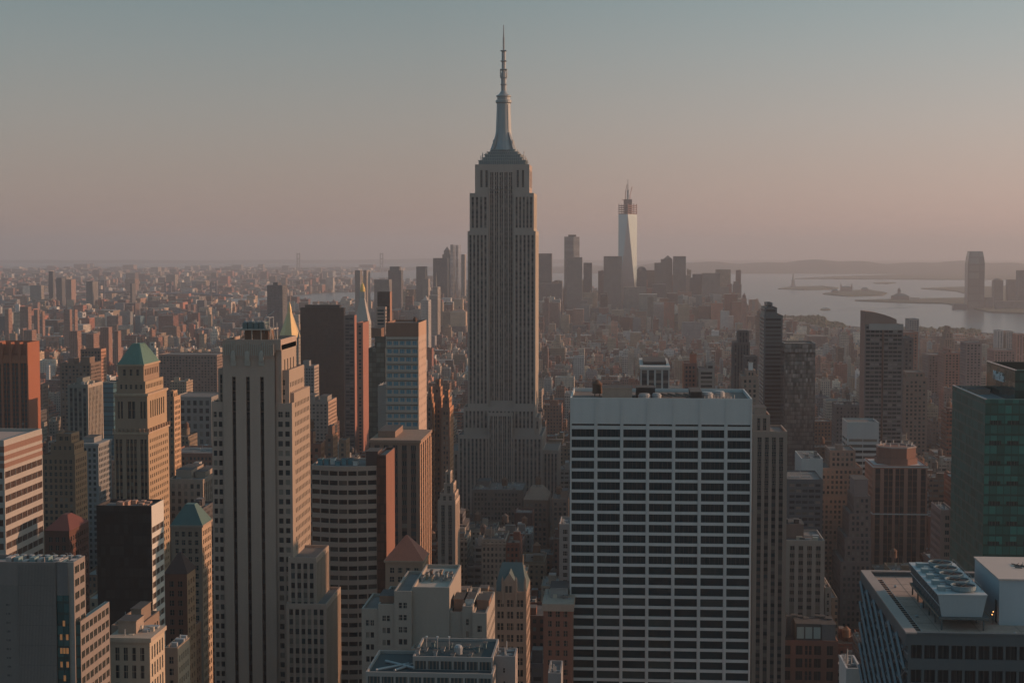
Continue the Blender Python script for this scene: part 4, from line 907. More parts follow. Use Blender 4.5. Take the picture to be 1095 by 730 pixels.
def gothic():
    x0, x1, y0, y1, z = place(528, 563, 632, 520, side=566, D=26, short='the gabled gothic block')
    m = stone((.33, .24, .19), .85, .25); rf = stone((.1, .13, .13), .8, .3); Z = lambda py: at(545, py, 520)[1]; W = x1 - x0; y1 = y0 + 20
    B = Bld('gothic_gabled_building', 'tan gothic building with gabled front and slate roof in the centre foreground', x0, y0)
    B.tier(x0, x1, y0, y1, 0, z, ST(3.6, 3.9, .66, .6, .4, 'punch', .6, 2, wall=m, sub=2, gap=.3), par=.6)
    v = MB(); ax, bx = x0 + W * .27, x0 + W * .68; cx = (ax + bx) / 2
    v.poly([(ax, y0 - .3, z - 1), (bx, y0 - .3, z - 1), (bx, y0 - .3, Z(623)), (cx, y0 - .3, Z(612)), (ax, y0 - .3, Z(623))], m)
    v.poly([(bx, y0 - .3, z - 1), (bx, y0 + 3, z - 1), (bx, y0 + 3, Z(623)), (bx, y0 - .3, Z(623))], m); v.poly([(ax, y0 + 3, z - 1), (ax, y0 - .3, z - 1), (ax, y0 - .3, Z(623)), (ax, y0 + 3, Z(623))], m)
    for xx in (ax, bx, x0 + .5, x1 - .5): v.box(xx - .35, xx + .35, y0 - .6, y0, z - 4, Z(619), m); v.hip(xx - .35, xx + .35, y0 - .6, y0, Z(619), Z(615), m)
    B.part('gable', v, label='pointed stone gable with corner pinnacles')
    for k, u in enumerate((.38, .5)):
        v = MB(); xx = x0 + W * u; v.box(xx - .55 + .2, xx + .75, y0 - .34, y0 - .31, Z(633), Z(626), GL); B.part('gable_window', v)
    v = MB(); v.poly([(x0, y0 + .8, z), (x1, y0 + .8, z), (x1 - 2, (y0 + y1) / 2, Z(607)), (x0 + 2, (y0 + y1) / 2, Z(607))], rf); v.poly([(x1, y0 + .8, z), (x1, y1 - .8, z), (x1 - 2, (y0 + y1) / 2, Z(607))], rf); v.poly([(x1, y1 - .8, z), (x0, y1 - .8, z), (x0 + 2, (y0 + y1) / 2, Z(607)), (x1 - 2, (y0 + y1) / 2, Z(607))], rf); v.poly([(x0, y1 - .8, z), (x0, y0 + .8, z), (x0 + 2, (y0 + y1) / 2, Z(607))], rf)
    v.poly([(ax, y0 - .3, Z(623)), (cx, y0 - .3, Z(612)), (cx, y0 + 8, Z(612)), (ax, y0 + 3, Z(623))], rf); v.poly([(cx, y0 - .3, Z(612)), (bx, y0 - .3, Z(623)), (bx, y0 + 3, Z(623)), (cx, y0 + 8, Z(612))], rf)
    B.part('slate_roof', v); B.done()
gothic()
simple('arcaded_building', 'red brick building with pale arcaded upper storeys left of the white slab', 581, 612, 645, 560, D=24, c=(.24, .12, .09), bay=3.1, ww=.5, roof=(('c', 2.6, (.36, .29, .24)), ('u', 8), ('b', .2, .8, .4, .9, 3.4, GREY)), parts=80)
simple('grey_block', 'small grey box at the foot of the arcaded red brick building', 586, 600, 719, 480, side=602, D=12, c=(.28, .27, .27), st='plain')
simple('brick_block', 'narrow grey-white block left of the white slab above the arcaded building', 598, 611, 560, 760, D=22, vb=632, c=(.33, .3, .28), bay=2.6)
# ---- right of the white slab
simple('apartment_tower', 'brown gridded apartment tower immediately right of the white slab', 806, 842, 461, 680, D=26, vb=625, c=(.36, .27, .225), bay=3.1, ww=.55, fl=3.1, wh=.5, st='strip', span=(.12, .1, .095), steps=((.0, .5, .1, .8, 444),), roof=(('b', .05, .4, .2, .7, 2.5),), parts=100, short='the brown gridded tower')
simple('dark_column_block', 'box building with white columns and black glass behind the white slab roof', 685, 716, 392, 1150, side=672.5, vb=418, c=(.42, .42, .41), st='strip', bay=5.1, ww=.74, em=0.2, span=(.03, .035, .04), sidewall=stone((.18, .13, .11)), roof=(('c', 1.6, (.5, .48, .46)), ('b', .1, .9, .2, .8, 2, DARK)), short='the white-columned box')
simple('brick_block', 'red brick tower with a round-topped water tank behind the white slab', 731, 745, 388, 1300, D=24, vb=416, c=(.24, .12, .1), sc=(.5, .2, .1), roof=(('t', .7, .4, 1), ('b', .5, 1, .1, .6, 7, (.4, .15, .1))))
simple('balcony_block', 'grey banded block with balconies right of the red brick tower', 747, 764, 394, 1290, side=None, D=24, vb=416, c=(.3, .27, .25), bay=8, ww=.85, steps=((.5, 1, .1, .8, 389),))
simple('apartment_tower', 'dark stepped tower left of the tallest dark slab on the right', 784, 802, 366, 1560, D=26, vb=455, c=(.1, .095, .1), st='strip', bay=3, ww=.5, span=DK, steps=((.3, .95, .1, .9, 354),), short='the dark stepped tower')
simple('apartment_tower', 'lower dark tower overlapping the dark stepped tower', 797, 810, 381, 1500, D=22, vb=455, c=(.09, .085, .09), bay=3)
simple('art_deco_block', 'tan art deco block with lit crown between white slab and dark tall slab', 793, 811, 402, 1150, D=26, vb=460, c=(.3, .22, .18), bay=3, st='strip', ww=.5, steps=((.3, .85, .1, .8, 396),), roof=(('b', .5, .7, .2, .6, 5, WHITE),))
def dark_slab():
    B, (x0, x1, y0, y1, z) = simple('skyscraper', 'tall dark slab tower with notched top and pale side, right of centre', 817, 837, 337, 1350, side=812.5, vb=455, c=(.11, .125, .135), bay=12, ww=.94, wh=.6, fl=3.3, sc=(.38, .33, .3), gl=glass((.02, .022, .026), (.035, .04, .045), (.1, .1, .1), .1), steps=((.05, .72, .1, .9, 329), (.2, .5, .2, .8, 324)), cat='skyscraper', short='the tall dark notched slab')
dark_slab()
simple('glass_tower', 'reflective glass tower with pale top band right of the dark notched slab', 839, 872, 377, 1300, D=34, vb=480, glassy=curtain((.2, .21, .22), .16, .6, .12, (1.5, 3.4), (.1, .1, .1)), steps=((0, 1, 0, 1, 367),), cat='skyscraper', short='the reflective glass tower')
simple('brick_slab', 'thin brown slab between the notched slab and the reflective glass tower', 837.5, 840.5, 388, 1330, D=20, vb=470, c=(.25, .13, .1), st='plain')
def curved_top():
    Y = 1200; x0, x1, y0, y1, z = place(925, 966, 347, Y, side=921, D=28, vb=505, short='the slanted-crown tower'); y1 = y0 + 24
    m = stone((.17, .15, .15), .7); sdw = stone((.3, .19, .16)); gl = glass((.02, .03, .035), (.04, .055, .06), (.3, .27, .25), .16)
    B = Bld('apartment_tower', 'tall dark apartment tower with a slanted brown crown', (x0 + x1) / 2, y0, 'skyscraper', parts=0, vb=505)
    B.tier(x0, x1, y0, y1, 0, z, ST(3.25, 3.05, .9, .55, .5, 'punch', .8, .6, wall=m, gl=gl), ST(mode='plain', wall=sdw), par=-1)
    v = MB(); Z = lambda py: at(945, py, Y)[1]; n = 12; xe = at(959, 340, Y)[0]; c = stone((.3, .2, .17))
    pr = [(x0 + (xe - x0) * i / n, Z(333 + 8.5 * (i / n) ** 1.8)) for i in range(n + 1)]
    for (a, za), (b_, zb_) in zip(pr, pr[1:]):
        v.poly([(a, y0 + .5, z), (b_, y0 + .5, z), (b_, y0 + .5, zb_), (a, y0 + .5, za)], c); v.poly([(a, y0 + .5, za), (b_, y0 + .5, zb_), (b_, y1, zb_), (a, y1, za)], c); v.poly([(b_, y1, z), (a, y1, z), (a, y1, za), (b_, y1, zb_)], c)
    v.poly([(xe, y0 + .5, z), (xe, y1, z), (xe, y1, pr[-1][1]), (xe, y0 + .5, pr[-1][1])], c); v.poly([(x0, y1, z), (x0, y0 + .5, z), (x0, y0 + .5, pr[0][1]), (x0, y1, pr[0][1])], c)
    B.part('slanted_crown', v)
    v = MB(); v.box(x0 + 3, x1, y0 - .3, y0 + .4, z - 4, z + .6, stone((.36, .33, .31)), bottom=True)
    for i in range(2): xx = x0 + (x1 - x0) * (.45 + .01 * i); v.box(xx, xx + 1, y0 - .25, y0, 0, z - 4, sdw)
    B.part('pale_band', v); B.done()
curved_top()
simple('brick_block', 'red-brown block with flat roof behind the tower with slanted crown', 966, 982, 355, 1900, D=40, vb=395, c=(.35, .17, .13), bay=4)
simple('grey_tower', 'distant grey block right of the tower with slanted crown', 972, 983, 341, 2600, D=34, vb=352, c=(.3, .29, .28), bay=4)
simple('apartment_block', 'dark narrow block against the right side of the slanted-crown tower', 966.5, 977, 361, 1500, D=30, vb=400, c=(.13, .11, .11), bay=4)
simple('apartment_block', 'brown apartment block with a stepped top right of the slanted-crown tower', 967, 992, 404, 1400, D=34, vb=472, c=(.26, .18, .15), bay=3.4, steps=((.1, .9, .1, .9, 398),), short='the stepped brown block')
simple('slab_block', 'long brownish slab in the right middle distance, left of the pink slab', 993, 1010, 379, 2100, D=44, vb=410, c=(.26, .18, .16), bay=4)
simple('slab_block', 'wide pink-brown slab block in the right middle distance', 1010, 1030, 377, 2050, D=40, vb=410, c=(.38, .2, .16), bay=4, steps=((.2, .4, .1, .9, 373),))
simple('slab_tower', 'tall plain grey-brown tower above the green glass block', 1033, 1050, 366, 2000, D=34, vb=405, c=(.27, .2, .19), bay=4, short='the plain far tower')
simple('slab_block', 'broad pinkish block behind the green glass block logo', 1063, 1086, 374, 2150, D=40, vb=392, c=(.36, .22, .19), bay=4)
simple('art_deco_block', 'stepped sunlit tower near the river, right of the slanted-crown tower', 1010, 1021, 362, 2700, D=40, vb=372, c=(.3, .2, .16), steps=((.15, .85, .1, .9, 356), (.35, .65, .2, .8, 349)), bay=4)
simple('slab_tower', 'white riverside tower, left of a pair above the green glass block', 1066, 1073, 353, 2900, D=26, vb=368, c=(.6, .52, .48), bay=4, group='riverside tower pair')
simple('slab_tower', 'pale riverside tower, right of a pair above the green glass block', 1076, 1084, 354, 2900, D=26, vb=368, c=(.5, .42, .38), bay=4, group='riverside tower pair')
simple('slab_tower', 'reddish block at the right edge by the river', 1087, 1097, 357, 2800, D=30, vb=372, c=(.45, .22, .17), bay=4)
simple('office_block', 'white-topped banded office block in front of the slanted-crown tower', 906, 940, 451, 1130, side=900.5, vb=500, c=(.4, .42, .42), bay=9, ww=.96, wh=.5, fl=4, tm=11, sc=(.5, .49, .47), short='the white-topped banded block')
simple('low_block', 'low white rounded roof block left of the tan stepped building', 857, 880, 490, 1050, D=40, vb=510, c=(.5, .48, .46), st='plain', roof=(('u', 8),))
simple('low_block', 'low dark flat block below the white rounded roof', 842, 880, 512, 980, D=40, vb=560, c=(.1, .11, .12), bay=4, ww=.8, wh=.5)
simple('tan_stepped_building', 'tan stepped setback building right of centre, topped by a square block', 871, 925, 530, 1080, D=44, vb=640, c=(.27, .19, .155), bay=3, steps=((.12, .96, .08, .92, 501), (.33, .84, .2, .85, 483)), roof=(('b', .5, .62, .4, .6, 2),), short='the tan setback building')
simple('dark_setback_building', 'shaded brown setback building between tan setback building and octagonal-topped tower', 899, 932, 600, 960, D=40, vb=690, c=(.17, .13, .12), bay=2.8, steps=((.15, 1, .06, .94, 575), (.3, 1, .12, .9, 550), (.45, 1, .16, .88, 532)), roof=(('b', .5, .95, .3, .8, 9, (.22, .17, .16)),))
def octagon_top():
    x0, x1, y0, y1, z = place(934, 992, 497, 1030, D=36, vb=612, short='the octagonal-crowned tower')
    m = stone((.33, .165, .12), .8, .2); gl = glass((.015, .02, .026), (.03, .04, .05), (.1, .08, .07), .1); B = Bld('octagonal_crown_tower', 'red-brown tower with big dark windows and an octagonal crown on the right', (x0 + x1) / 2, y0, 'skyscraper', parts=0, vb=612)
    W = x1 - x0; Z = lambda py: at(963, py, 1030)[1]
    cols = [(.04, .13), (.2, .275), (.285, .36), (.41, .485), (.495, .57), (.64, .72), (.73, .81), (.88, .97)]
    B.tier(x0, x1, y0, y1, 0, z, ST(fl=4.1, wh=.75, dep=.8, mode='strip', tm=2, wall=m, gl=gl, cols=cols, span=stone((.08, .05, .045))), ST(3.4, 4.1, .5, .6, .5, wall=m, gl=gl), par=1)
    v = MB(); cx, cy = (x0 + x1) / 2, y0 + 18
    for (r, za, zb_) in ((W * .41, Z(498), Z(492)), (W * .375, Z(492), Z(481))): v.lathe(cx, cy, [(r, za - 1), (r, zb_)], stone((.2, .1, .075)), 8, rot=pi / 8)
    v.lathe(cx, cy, [(W * .39, Z(481)), (W * .39, Z(479.6)), (W * .34, Z(479.6)), (W * .34, Z(481.5)), (.5, Z(481.5))], stone((.3, .24, .22)), 8, rot=pi / 8)
    for i in range(12): a = 2 * pi * i / 12; v.bar((cx + W * .3 * cos(a), cy + W * .3 * sin(a), Z(479)), (cx + W * .3 * cos(a), cy + W * .3 * sin(a), Z(476)), .4, STEEL)
    B.part('octagonal_crown', v)
    v = MB()
    for py in (498.5, 549): v.box(x0 - .5, x1 + .5, y0 - .5, y1 + .5, Z(py) - .7, Z(py), stone((.5, .47, .46)), bottom=True)
    B.part('pale_cornice', v); B.done()
octagon_top()
simple('brick_block', 'narrow brown block between the octagonal-topped tower and green glass', 993, 1006, 552, 1060, D=30, vb=600, c=(.24, .17, .15), bay=2.8)
simple('brick_block', 'brown block at the left edge of the green glass, behind the rooftop', 1006, 1020, 545, 760, D=24, vb=600, c=(.2, .15, .14), bay=2.8)
simple('stone_block', 'pale vertical-ribbed stone block with a plant box, below the brown gridded tower', 822, 882, 577, 765, D=30, vb=672, c=(.36, .31, .275), bay=4.1, ww=.55, fl=3.6, wh=.5, st='strip', span=(.22, .19, .17), roof=(('b', .24, .66, .3, .8, 6, (.2, .14, .12)), ('b', .3, .38, .35, .5, 8, DARK), ('b', .5, .58, .35, .5, 8, DARK), ('u', 8)), short='the pale ribbed stone block')
simple('stone_block', 'stepped lower wing on the right of the pale ribbed stone block', 882.2, 889, 628, 770, D=26, vb=680, c=(.34, .29, .26), bay=3)
simple('loft_building', 'white-banded loft building low beside the right edge of the white slab', 804, 834.5, 640, 700, D=26, vb=735, c=(.28, .25, .23), bay=2.1, ww=.55, fl=3.9, wh=.5, roof=(('u', 9), ('b', .2, .7, .4, .9, 5, BROWN)), short='the white-banded loft')
def brick_french():
    x0, x1, y0, y1, z = place(835, 896.5, 684, 690, D=26, short='the red brick block with skylights')
    m = stone((.26, .13, .1), .85); B = Bld('red_brick_building', 'red brick building with tall dark windows and lit skylights on its dark roof', (x0 + x1) / 2, y0)
    B.tier(x0, x1, y0, y1, 0, z, ST(fl=5.6, wh=.72, dep=.6, tm=1.5, wall=m, cols=[(.06, .17), (.26, .38), (.42, .47), (.49, .54), (.58, .7), (.8, .91)], gl=glass((.02, .028, .032), (.04, .05, .055), (.09, .1, .1), .1)), par=.8, roof=TAR)
    W = x1 - x0; tz = at(865, 668, 690)[1]; dk = stone((.09, .11, .115)); B.bulk(x0 + W * .27, x0 + W * .7, y0 + 1.5, y0 + 14, z - .8, tz, dk, 'penthouse'); B.bulk(x0 + W * .72, x0 + W * .96, y0 + 2, y0 + 18, z - .8, tz - .3, stone((.17, .19, .2)), 'plant_room')
    for i in range(3):
        v = MB(); a = x0 + W * (.275 + i * .145); v.box(a + .3, a + W * .13, y0 + 1.3, y0 + 1.5, z + .6, tz - 1.2, stone((.38, .5, .5), .4, .1)); B.part('skylight', v)
    for i in range(9): a = x0 + W * (.05 + .1 * i); B.bulk(a, a + 2, y0 + 10 + i % 4, y0 + 13 + i % 4, z - .8, tz + random.uniform(0, 1.6), stone(random.choice(((.1, .12, .13), GREY))), 'roof_unit')
    B.done()
brick_french()
simple('white_parapet_block', 'small white parapet corner with a mast, bottom of the picture before the lattice rooftop', 905, 921.5, 714, 420, D=14, c=(.55, .5, .47), st='plain', roof=(('a', .3, 3.5),))

# ---- green glass building with sign
def green_glass():
    Y = 620.; x0, z = at(1053.7, 427, Y); x1 = x0 + 62; y1 = yback(1018.6, 411, x0); HERO.append((1018, 1110, 605, Y)); FOOT.append((x0, x1, Y, y1)); NAMES.append((1058, 520, 'the green glass block'))
    gr = curtain((.03, .17, .15), .14, .3, .05, (2.7, 3.9), (.02, .07, .06)); g2 = curtain((.02, .11, .105), .25, .12, .03, (2.7, 3.9), (.09, .14, .13))
    q_ = g2.node_tree.nodes['Principled BSDF']; q_.inputs['Roughness'].default_value = .45; q_.inputs['Specular IOR Level'].default_value = .15
    B = Bld('green_glass_office', 'green glass office block with a white sign on its raised box, right edge', x0, Y, vb=605)
    dark = glass((.01, .03, .03), (.02, .05, .045), (.05, .1, .09), .15)
    gw = dict(ST(bay=6.6, fl=7.8, ww=.66, wh=.2, dep=.3, mode='punch', em=.6, tm=5, wall=gr, gl=dark))
    B.tier(x0, x1, Y, y1, 0, z, gw, ST(mode='plain', wall=g2), back=ST(mode='plain', wall=gr), par=2.2, roof=stone((.15, .2, .21)))
    Yb = Y + 12; xb, zb = at(1085.5, 396, Yb); yb = yback(1055.3, 386.4, xb); g3 = curtain((.05, .13, .12), .12, .55, .04, (2.7, 3.9), (.03, .06, .06))
    B.tier(xb, x1 - 2, Yb, yb, z - 3, zb, ST(mode='plain', wall=g3), par=3.2, roof=stone((.22, .1, .08)))
    v = MB(); w = stone((.62, .5, .45)); t = .35
    for (a, b_, yA, yB_, zz) in ((x0, x1, Y, y1, z), (xb, x1 - 2, Yb, yb, zb)):
        v.box(a - .15, a + .6, yA - .15, yB_, zz, zz + .3, w); v.box(a + .6, b_, yA - .15, yA + .5, zz, zz + .3, stone((.12, .22, .2)))
    B.part('parapet_coping', v)
    B.bulk(x0 + 3, x0 + 12, y1 - 16, y1 - 3, z - 2.2, z - .4, stone((.4, .27, .22)), 'roof_box')
    cu = bpy.data.curves.new('lettering', 'FONT'); cu.body = 'MetLife'; cu.align_x = 'CENTER'; cu.align_y = 'CENTER'; cu.extrude = .15; cu.offset = .03
    yc = (yback(1063, 400, xb) + yback(1074, 400, xb)) / 2; ln = yback(1063, 400, xb) - yback(1074, 400, xb); zc = (at(1068, 397.5, yc)[1] + at(1068, 407.5, yc)[1]) / 2
    cu.size = 5.8; o = bpy.data.objects.new('sign_lettering', cu); COL.objects.link(o); o.parent = B.root
    sm, n, b = newmat('white_sign'); b.inputs['Base Color'].default_value = (.75, .8, .82, 1); cu.materials.append(sm)
    # reads from the camera's side: text runs from far (left in view) to near
    o.rotation_euler = (pi / 2, 0, -pi / 2); o.location = (xb - .3 - B.org[0], yc - B.org[1], zc); bpy.context.view_layer.update()
    dx = o.dimensions[0]; o.scale = (ln / dx, .9, 1)
    bpy.context.view_layer.update(); me = bpy.data.meshes.new_from_object(o); q = bpy.data.objects.new('sign_lettering', me); COL.objects.link(q); q.parent = B.root
    q.rotation_euler = o.rotation_euler; q.location = o.location; q.scale = o.scale; bpy.data.objects.remove(o); q.name = 'sign_lettering'
    B.done()
green_glass()

# ---- near rooftop with lattice wall, cooling plant and white penthouse
def lattice_roof():
    Y = 349.; x0, z = at(971, 677, Y); x1 = x0 + 62; y1 = yback(922.5, 612, x0); HERO.append((918, 1110, 740, Y)); FOOT.append((x0, x1, Y, y1)); NAMES.append((1000, 650, 'the lattice-walled rooftop'))
    dk = stone((.075, .095, .105), .6, .2, .5); lt = stone((.15, .18, .2), .6, .15); cop = stone((.36, .29, .26), .8, .25); gv = stone((.37, .27, .225), .95, .6)
    gl = glass((.012, .02, .024), (.025, .035, .04), (.05, .05, .05), .1)
    B = Bld('lattice_office_building', 'near office building with broad gravel roof and diagonal lattice wall, lower right', x0, Y)
    B.tier(x0, x1, Y, y1, 0, z - 6.2, ST(bay=2.9, fl=4, ww=.8, wh=.72, dep=.5, em=.4, tm=1.2, wall=dk, gl=gl), ST(mode='plain', wall=curtain((.02, .035, .045), .2, .3, .02, (2.6, 4))), par=-1)
    B.tier(x0, x1, Y, y1, z - 6.2, z, ST(bay=2.9, fl=4.0, ww=.82, wh=.75, dep=.5, em=.4, tm=2.0, bm=-.8, wall=dk, gl=gl), ST(mode='plain', wall=dk), par=1.0, roof=gv)
    v = MB(); xx = x0 - .45
    p, ym = 11.0, y1 - Y
    def seg(ya, za, yb, zb_, s):
        v.bar((xx - (.12 if s < 0 else 0), ya, za), (xx - (.12 if s < 0 else 0), yb, zb_), .46 if s < 0 else .2, lt)
    bot = z - 60
    for k in range(-11, 18):
        for s in (1, -1):
            ya = Y + k * p; yb = ya + s * 60 * 1.9
            za, zb_ = z - 2.5, bot
            lo, hi = Y + .3, y1 - .3
            t0, t1 = 0., 1.
            d = yb - ya
            ta, tb = sorted(((lo - ya) / d, (hi - ya) / d)); t0, t1 = max(0, ta), min(1, tb)
            if t1 - t0 > .02: seg(ya + d * t0, za + (zb_ - za) * t0, ya + d * t1, za + (zb_ - za) * t1, s)
    B.part('diagonal_lattice', v)
    v = MB()
    for k in range(14):
        zz = z - 4.6 - k * 4.0; v.box(x0 - .3, x0 + .02, Y, y1, zz, zz + .45, lt, bottom=True)
    B.part('floor_band', v, kind='stuff')
    v = MB(); v.box(x0 - .5, x0 + 1.9, Y - .3, y1 + .3, z, z + .35, cop); v.box(x0 + 1.9, x1, Y - .3, Y + .8, z, z + .35, dk); v.box(x0 + 1.9, x1, y1 - .8, y1 + .3, z, z + .35, cop); v.box(x0 - .5, x0 - .02, Y - .3, y1, z - 2.6, z, dk, bottom=True); B.part('parapet_coping', v)
    v = MB()
    for s in (2.6, 3.9): v.box(x0 + s, x0 + s + .12, Y + 3, y1 - 3, z - .75, z - .62, STEEL, bottom=True)
    for i in range(28): v.box(x0 + 2.6, x0 + 4.0, Y + 3 + i * 2.1, Y + 3.3 + i * 2.1, z - 1, z - .75, stone(DARK))
    B.part('roof_track', v)
    for i, (a, b_, h) in enumerate(((6, 52, .5), (8.5, 30, .9), (5.5, 20, .4), (24, 4, .6), (30, 3.2, .5), (16, 56, .7))):
        v = MB(); v.lathe(x0 + a, Y + b_, [(.35, z - 1), (.35, z - 1 + h), (.5, z - 1 + h), (.05, z - .8 + h)], STEEL, 10); B.part('roof_vent', v)
    v = MB()
    for i in range(7): v.box(x0 + 4.5, x1 - 1, Y + 6 + i * 8.3, Y + 6.12 + i * 8.3, z - .995, z - .97, stone((.16, .13, .12)))
    for i in range(6): v.box(x0 + 8 + i * 9, x0 + 8.1 + i * 9, Y + 1, y1 - 1, z - .995, z - .972, stone((.16, .13, .12)))
    B.part('roof_seams', v)
    v = MB(); v.box(x0 + 5, x0 + 20, Y + 2.2, Y + 2.5, z - .7, z - .5, STEEL, bottom=True)
    for i in range(5): v.box(x0 + 5.5 + i * 3.4, x0 + 5.8 + i * 3.4, Y + 2.1, Y + 2.6, z - 1, z - .7, TAR)
    B.part('conduit', v)
    # penthouse
    zd = z - 1; px_, _ = at(1068.5, 640, 362.6); zt = at(1068.5, 619, 362.6)[1]; yp = yback(1042.5, 593.5, px_)
    wpn = stone((.42, .47, .5), .7, .1); v = MB(); v.box(px_, x1 - 2, 362.6, yp, zd, zt - .2, wpn); v.box(px_ - .25, x1 - 1.7, 362.3, yp + .3, zt - .2, zt + .15, stone((.55, .45, .4), .8, .15)); B.part('penthouse', v, label='plain white rooftop penthouse with pale lid')
    v = MB(); v.box(px_ - .08, px_ - .01, 364.4, 366.2, zd, zd + 5.2, stone((.05, .07, .08))); B.part('service_door', v)
    v = MB()
    for i in range(10): v.bar((px_ + 9 + random.uniform(-3, 3), 377 + random.uniform(-3, 3), zt + .3), (px_ + 9 + random.uniform(-3, 3), 377 + random.uniform(-3, 3), zt + .35), .12, TAR)
    v.bar((px_ + 8.7, 377, zt), (px_ + 8.7, 377, zt + 1.3), .1, STEEL); B.part('roof_cable', v)
    for q in ((-1.3, 363.5, 2.1), (-.9, 364.2, 2.6)):
        v = MB(); v.lathe(px_ + q[0], q[1], [(.1, zd + q[2]), (.14, zd + q[2] + .1), (.05, zd + q[2] + .22)], LAMPM, 8); v.bar((px_ + q[0], q[1], zd), (px_ + q[0], q[1], zd + q[2]), .05, TAR); B.part('lamp', v)
    B.done()
    # cooling plant on legs
    C_ = bpy.data.objects.new('cooling_plant', None); COL.objects.link(C_); ox, oy = at(1029, 650, 357)[0], 357.; C_.location = (ox, oy, zd)
    tag(C_, 'long grey cooling plant with a row of five round fans on the gravel roof', 'cooling unit')
    def part(nm, v, par=C_, org=(ox, oy, zd), label=None): o = v.obj(nm, par, org); tag(o, label); return o
    xa, xb = at(1003, 635, 357)[0], at(1055.6, 635, 357)[0]; ya, yb = 357., 393.; zb_, zt2 = at(1005, 659, 357)[1], at(1003, 636, 357)[1]
    pn = stone((.36, .40, .42), .5, .12, .5); tp = stone((.42, .44, .45), .5, .15); dm = stone((.045, .05, .055), .7, .2)
    v = MB(); ins = .95
    A = [(xa + ins, ya + .3, zb_), (xb - ins, ya + .3, zb_), (xb - ins, yb, zb_), (xa + ins, yb, zb_)]; T = [(xa, ya, zt2), (xb, ya, zt2), (xb, yb, zt2), (xa, yb, zt2)]
    for i in range(4): j = (i + 1) % 4; v.poly([A[i], A[j], T[j], T[i]], pn if i in (0, 2) else dm)
    v.poly(A[::-1], dm); part('casing', v)
    v = MB(); v.box(xa - .1, xb + .1, ya - .1, yb + .1, zt2, zt2 + .22, tp); part('top_deck', v)
    v = MB()
    for i in range(18): y = ya + .6 + i * 2; v.bar((xa - .02, y, zt2 - .1), (xa + ins - .02, y, zb_ + .1), .06, STEEL)
    v.bar((xa + .4, ya, (zt2 + zb_) / 2), (xa + .4, yb, (zt2 + zb_) / 2), .1, STEEL); part('side_rails', v)
    v = MB(); v.box(xa + .3, xb + .5, ya - .5, yb + .5, zb_ - .55, zb_ - .02, stone((.1, .11, .11)), bottom=True); v.box(xa + .1, xa + .3, ya, yb, zb_ - .1, zb_ + .1, stone((.32, .2, .14)), bottom=True); base = part('base_frame', v)
    for x in (xa + .9, xb - .7):
        for i in range(6): y = ya + i * (yb - ya) / 5; v = MB(); v.box(x - .16, x + .16, y - .16, y + .16, zd, zb_ - .55, stone((.1, .11, .11))); part('leg', v)
    cxf = xa + (xb - xa) * .60
    for i in range(5):
        y = ya + 4.3 + i * 6.6; r = 2.75; v = MB(); z0 = zt2 + .22
        v.lathe(cxf, y, [(r * .9, z0), (r, z0 + .35), (r, z0 + 1.25), (r + .12, z0 + 1.3), (r - .18, z0 + 1.3), (r - .18, z0 + .5)], stone((.2, .26, .28), .5, .2, .5), 28, cap=False); F = part('fan', v)
        v = MB()
        for k in range(8):
            a = 2 * pi * k / 8; u, w_ = cos(a), sin(a); v.poly([(cxf + .4 * u, y + .4 * w_, z0 + .9), (cxf + 2.4 * u, y + 2.4 * w_, z0 + .8), (cxf + 2.4 * cos(a + .45), y + 2.4 * sin(a + .45), z0 + 1.0), (cxf + .4 * cos(a + .9), y + .4 * sin(a + .9), z0 + 1.0)], stone((.22, .12, .1)))
        v.lathe(cxf, y, [(.5, z0 + .6), (.5, z0 + 1.15), (.1, z0 + 1.25)], TAR, 10)
        for k in range(3): a = pi * k / 3; v.bar((cxf - 2.6 * cos(a), y - 2.6 * sin(a), z0 + 1.22), (cxf + 2.6 * cos(a), y + 2.6 * sin(a), z0 + 1.22), .06, TAR)
        v.lathe(cxf, y, [(2.55, z0 + .3), (.3, z0 + .3)], stone((.015, .015, .015)), 20); o = v.obj('blades', F); o.location = (0, 0, 0)
        o.data.transform(Matrix.Translation((-ox, -oy, -zd)))
        v = MB(); v.box(xa + .7, xa + 2.3, y - 1.2, y + .8, z0, z0 + 1.0, stone((.24, .3, .31), .5)); v.bar((xa + 2.3, y, z0 + .6), (cxf - 2.8, y, z0 + .6), .28, STEEL, 8); part('motor', v)
    v = MB()
    for y in [yb - i * 4.5 for i in range(8)]: v.bar((xb - .3, y, zt2 + .2), (xb - .3, y, zt2 + 1.2), .05, STEEL)
    v.bar((xb - .3, yb, zt2 + 1.2), (xb - .3, yb - 31.5, zt2 + 1.2), .05, STEEL); part('handrail', v)
LAMPM = lamp((1.0, .42, .12), 2.5)
lattice_roof()

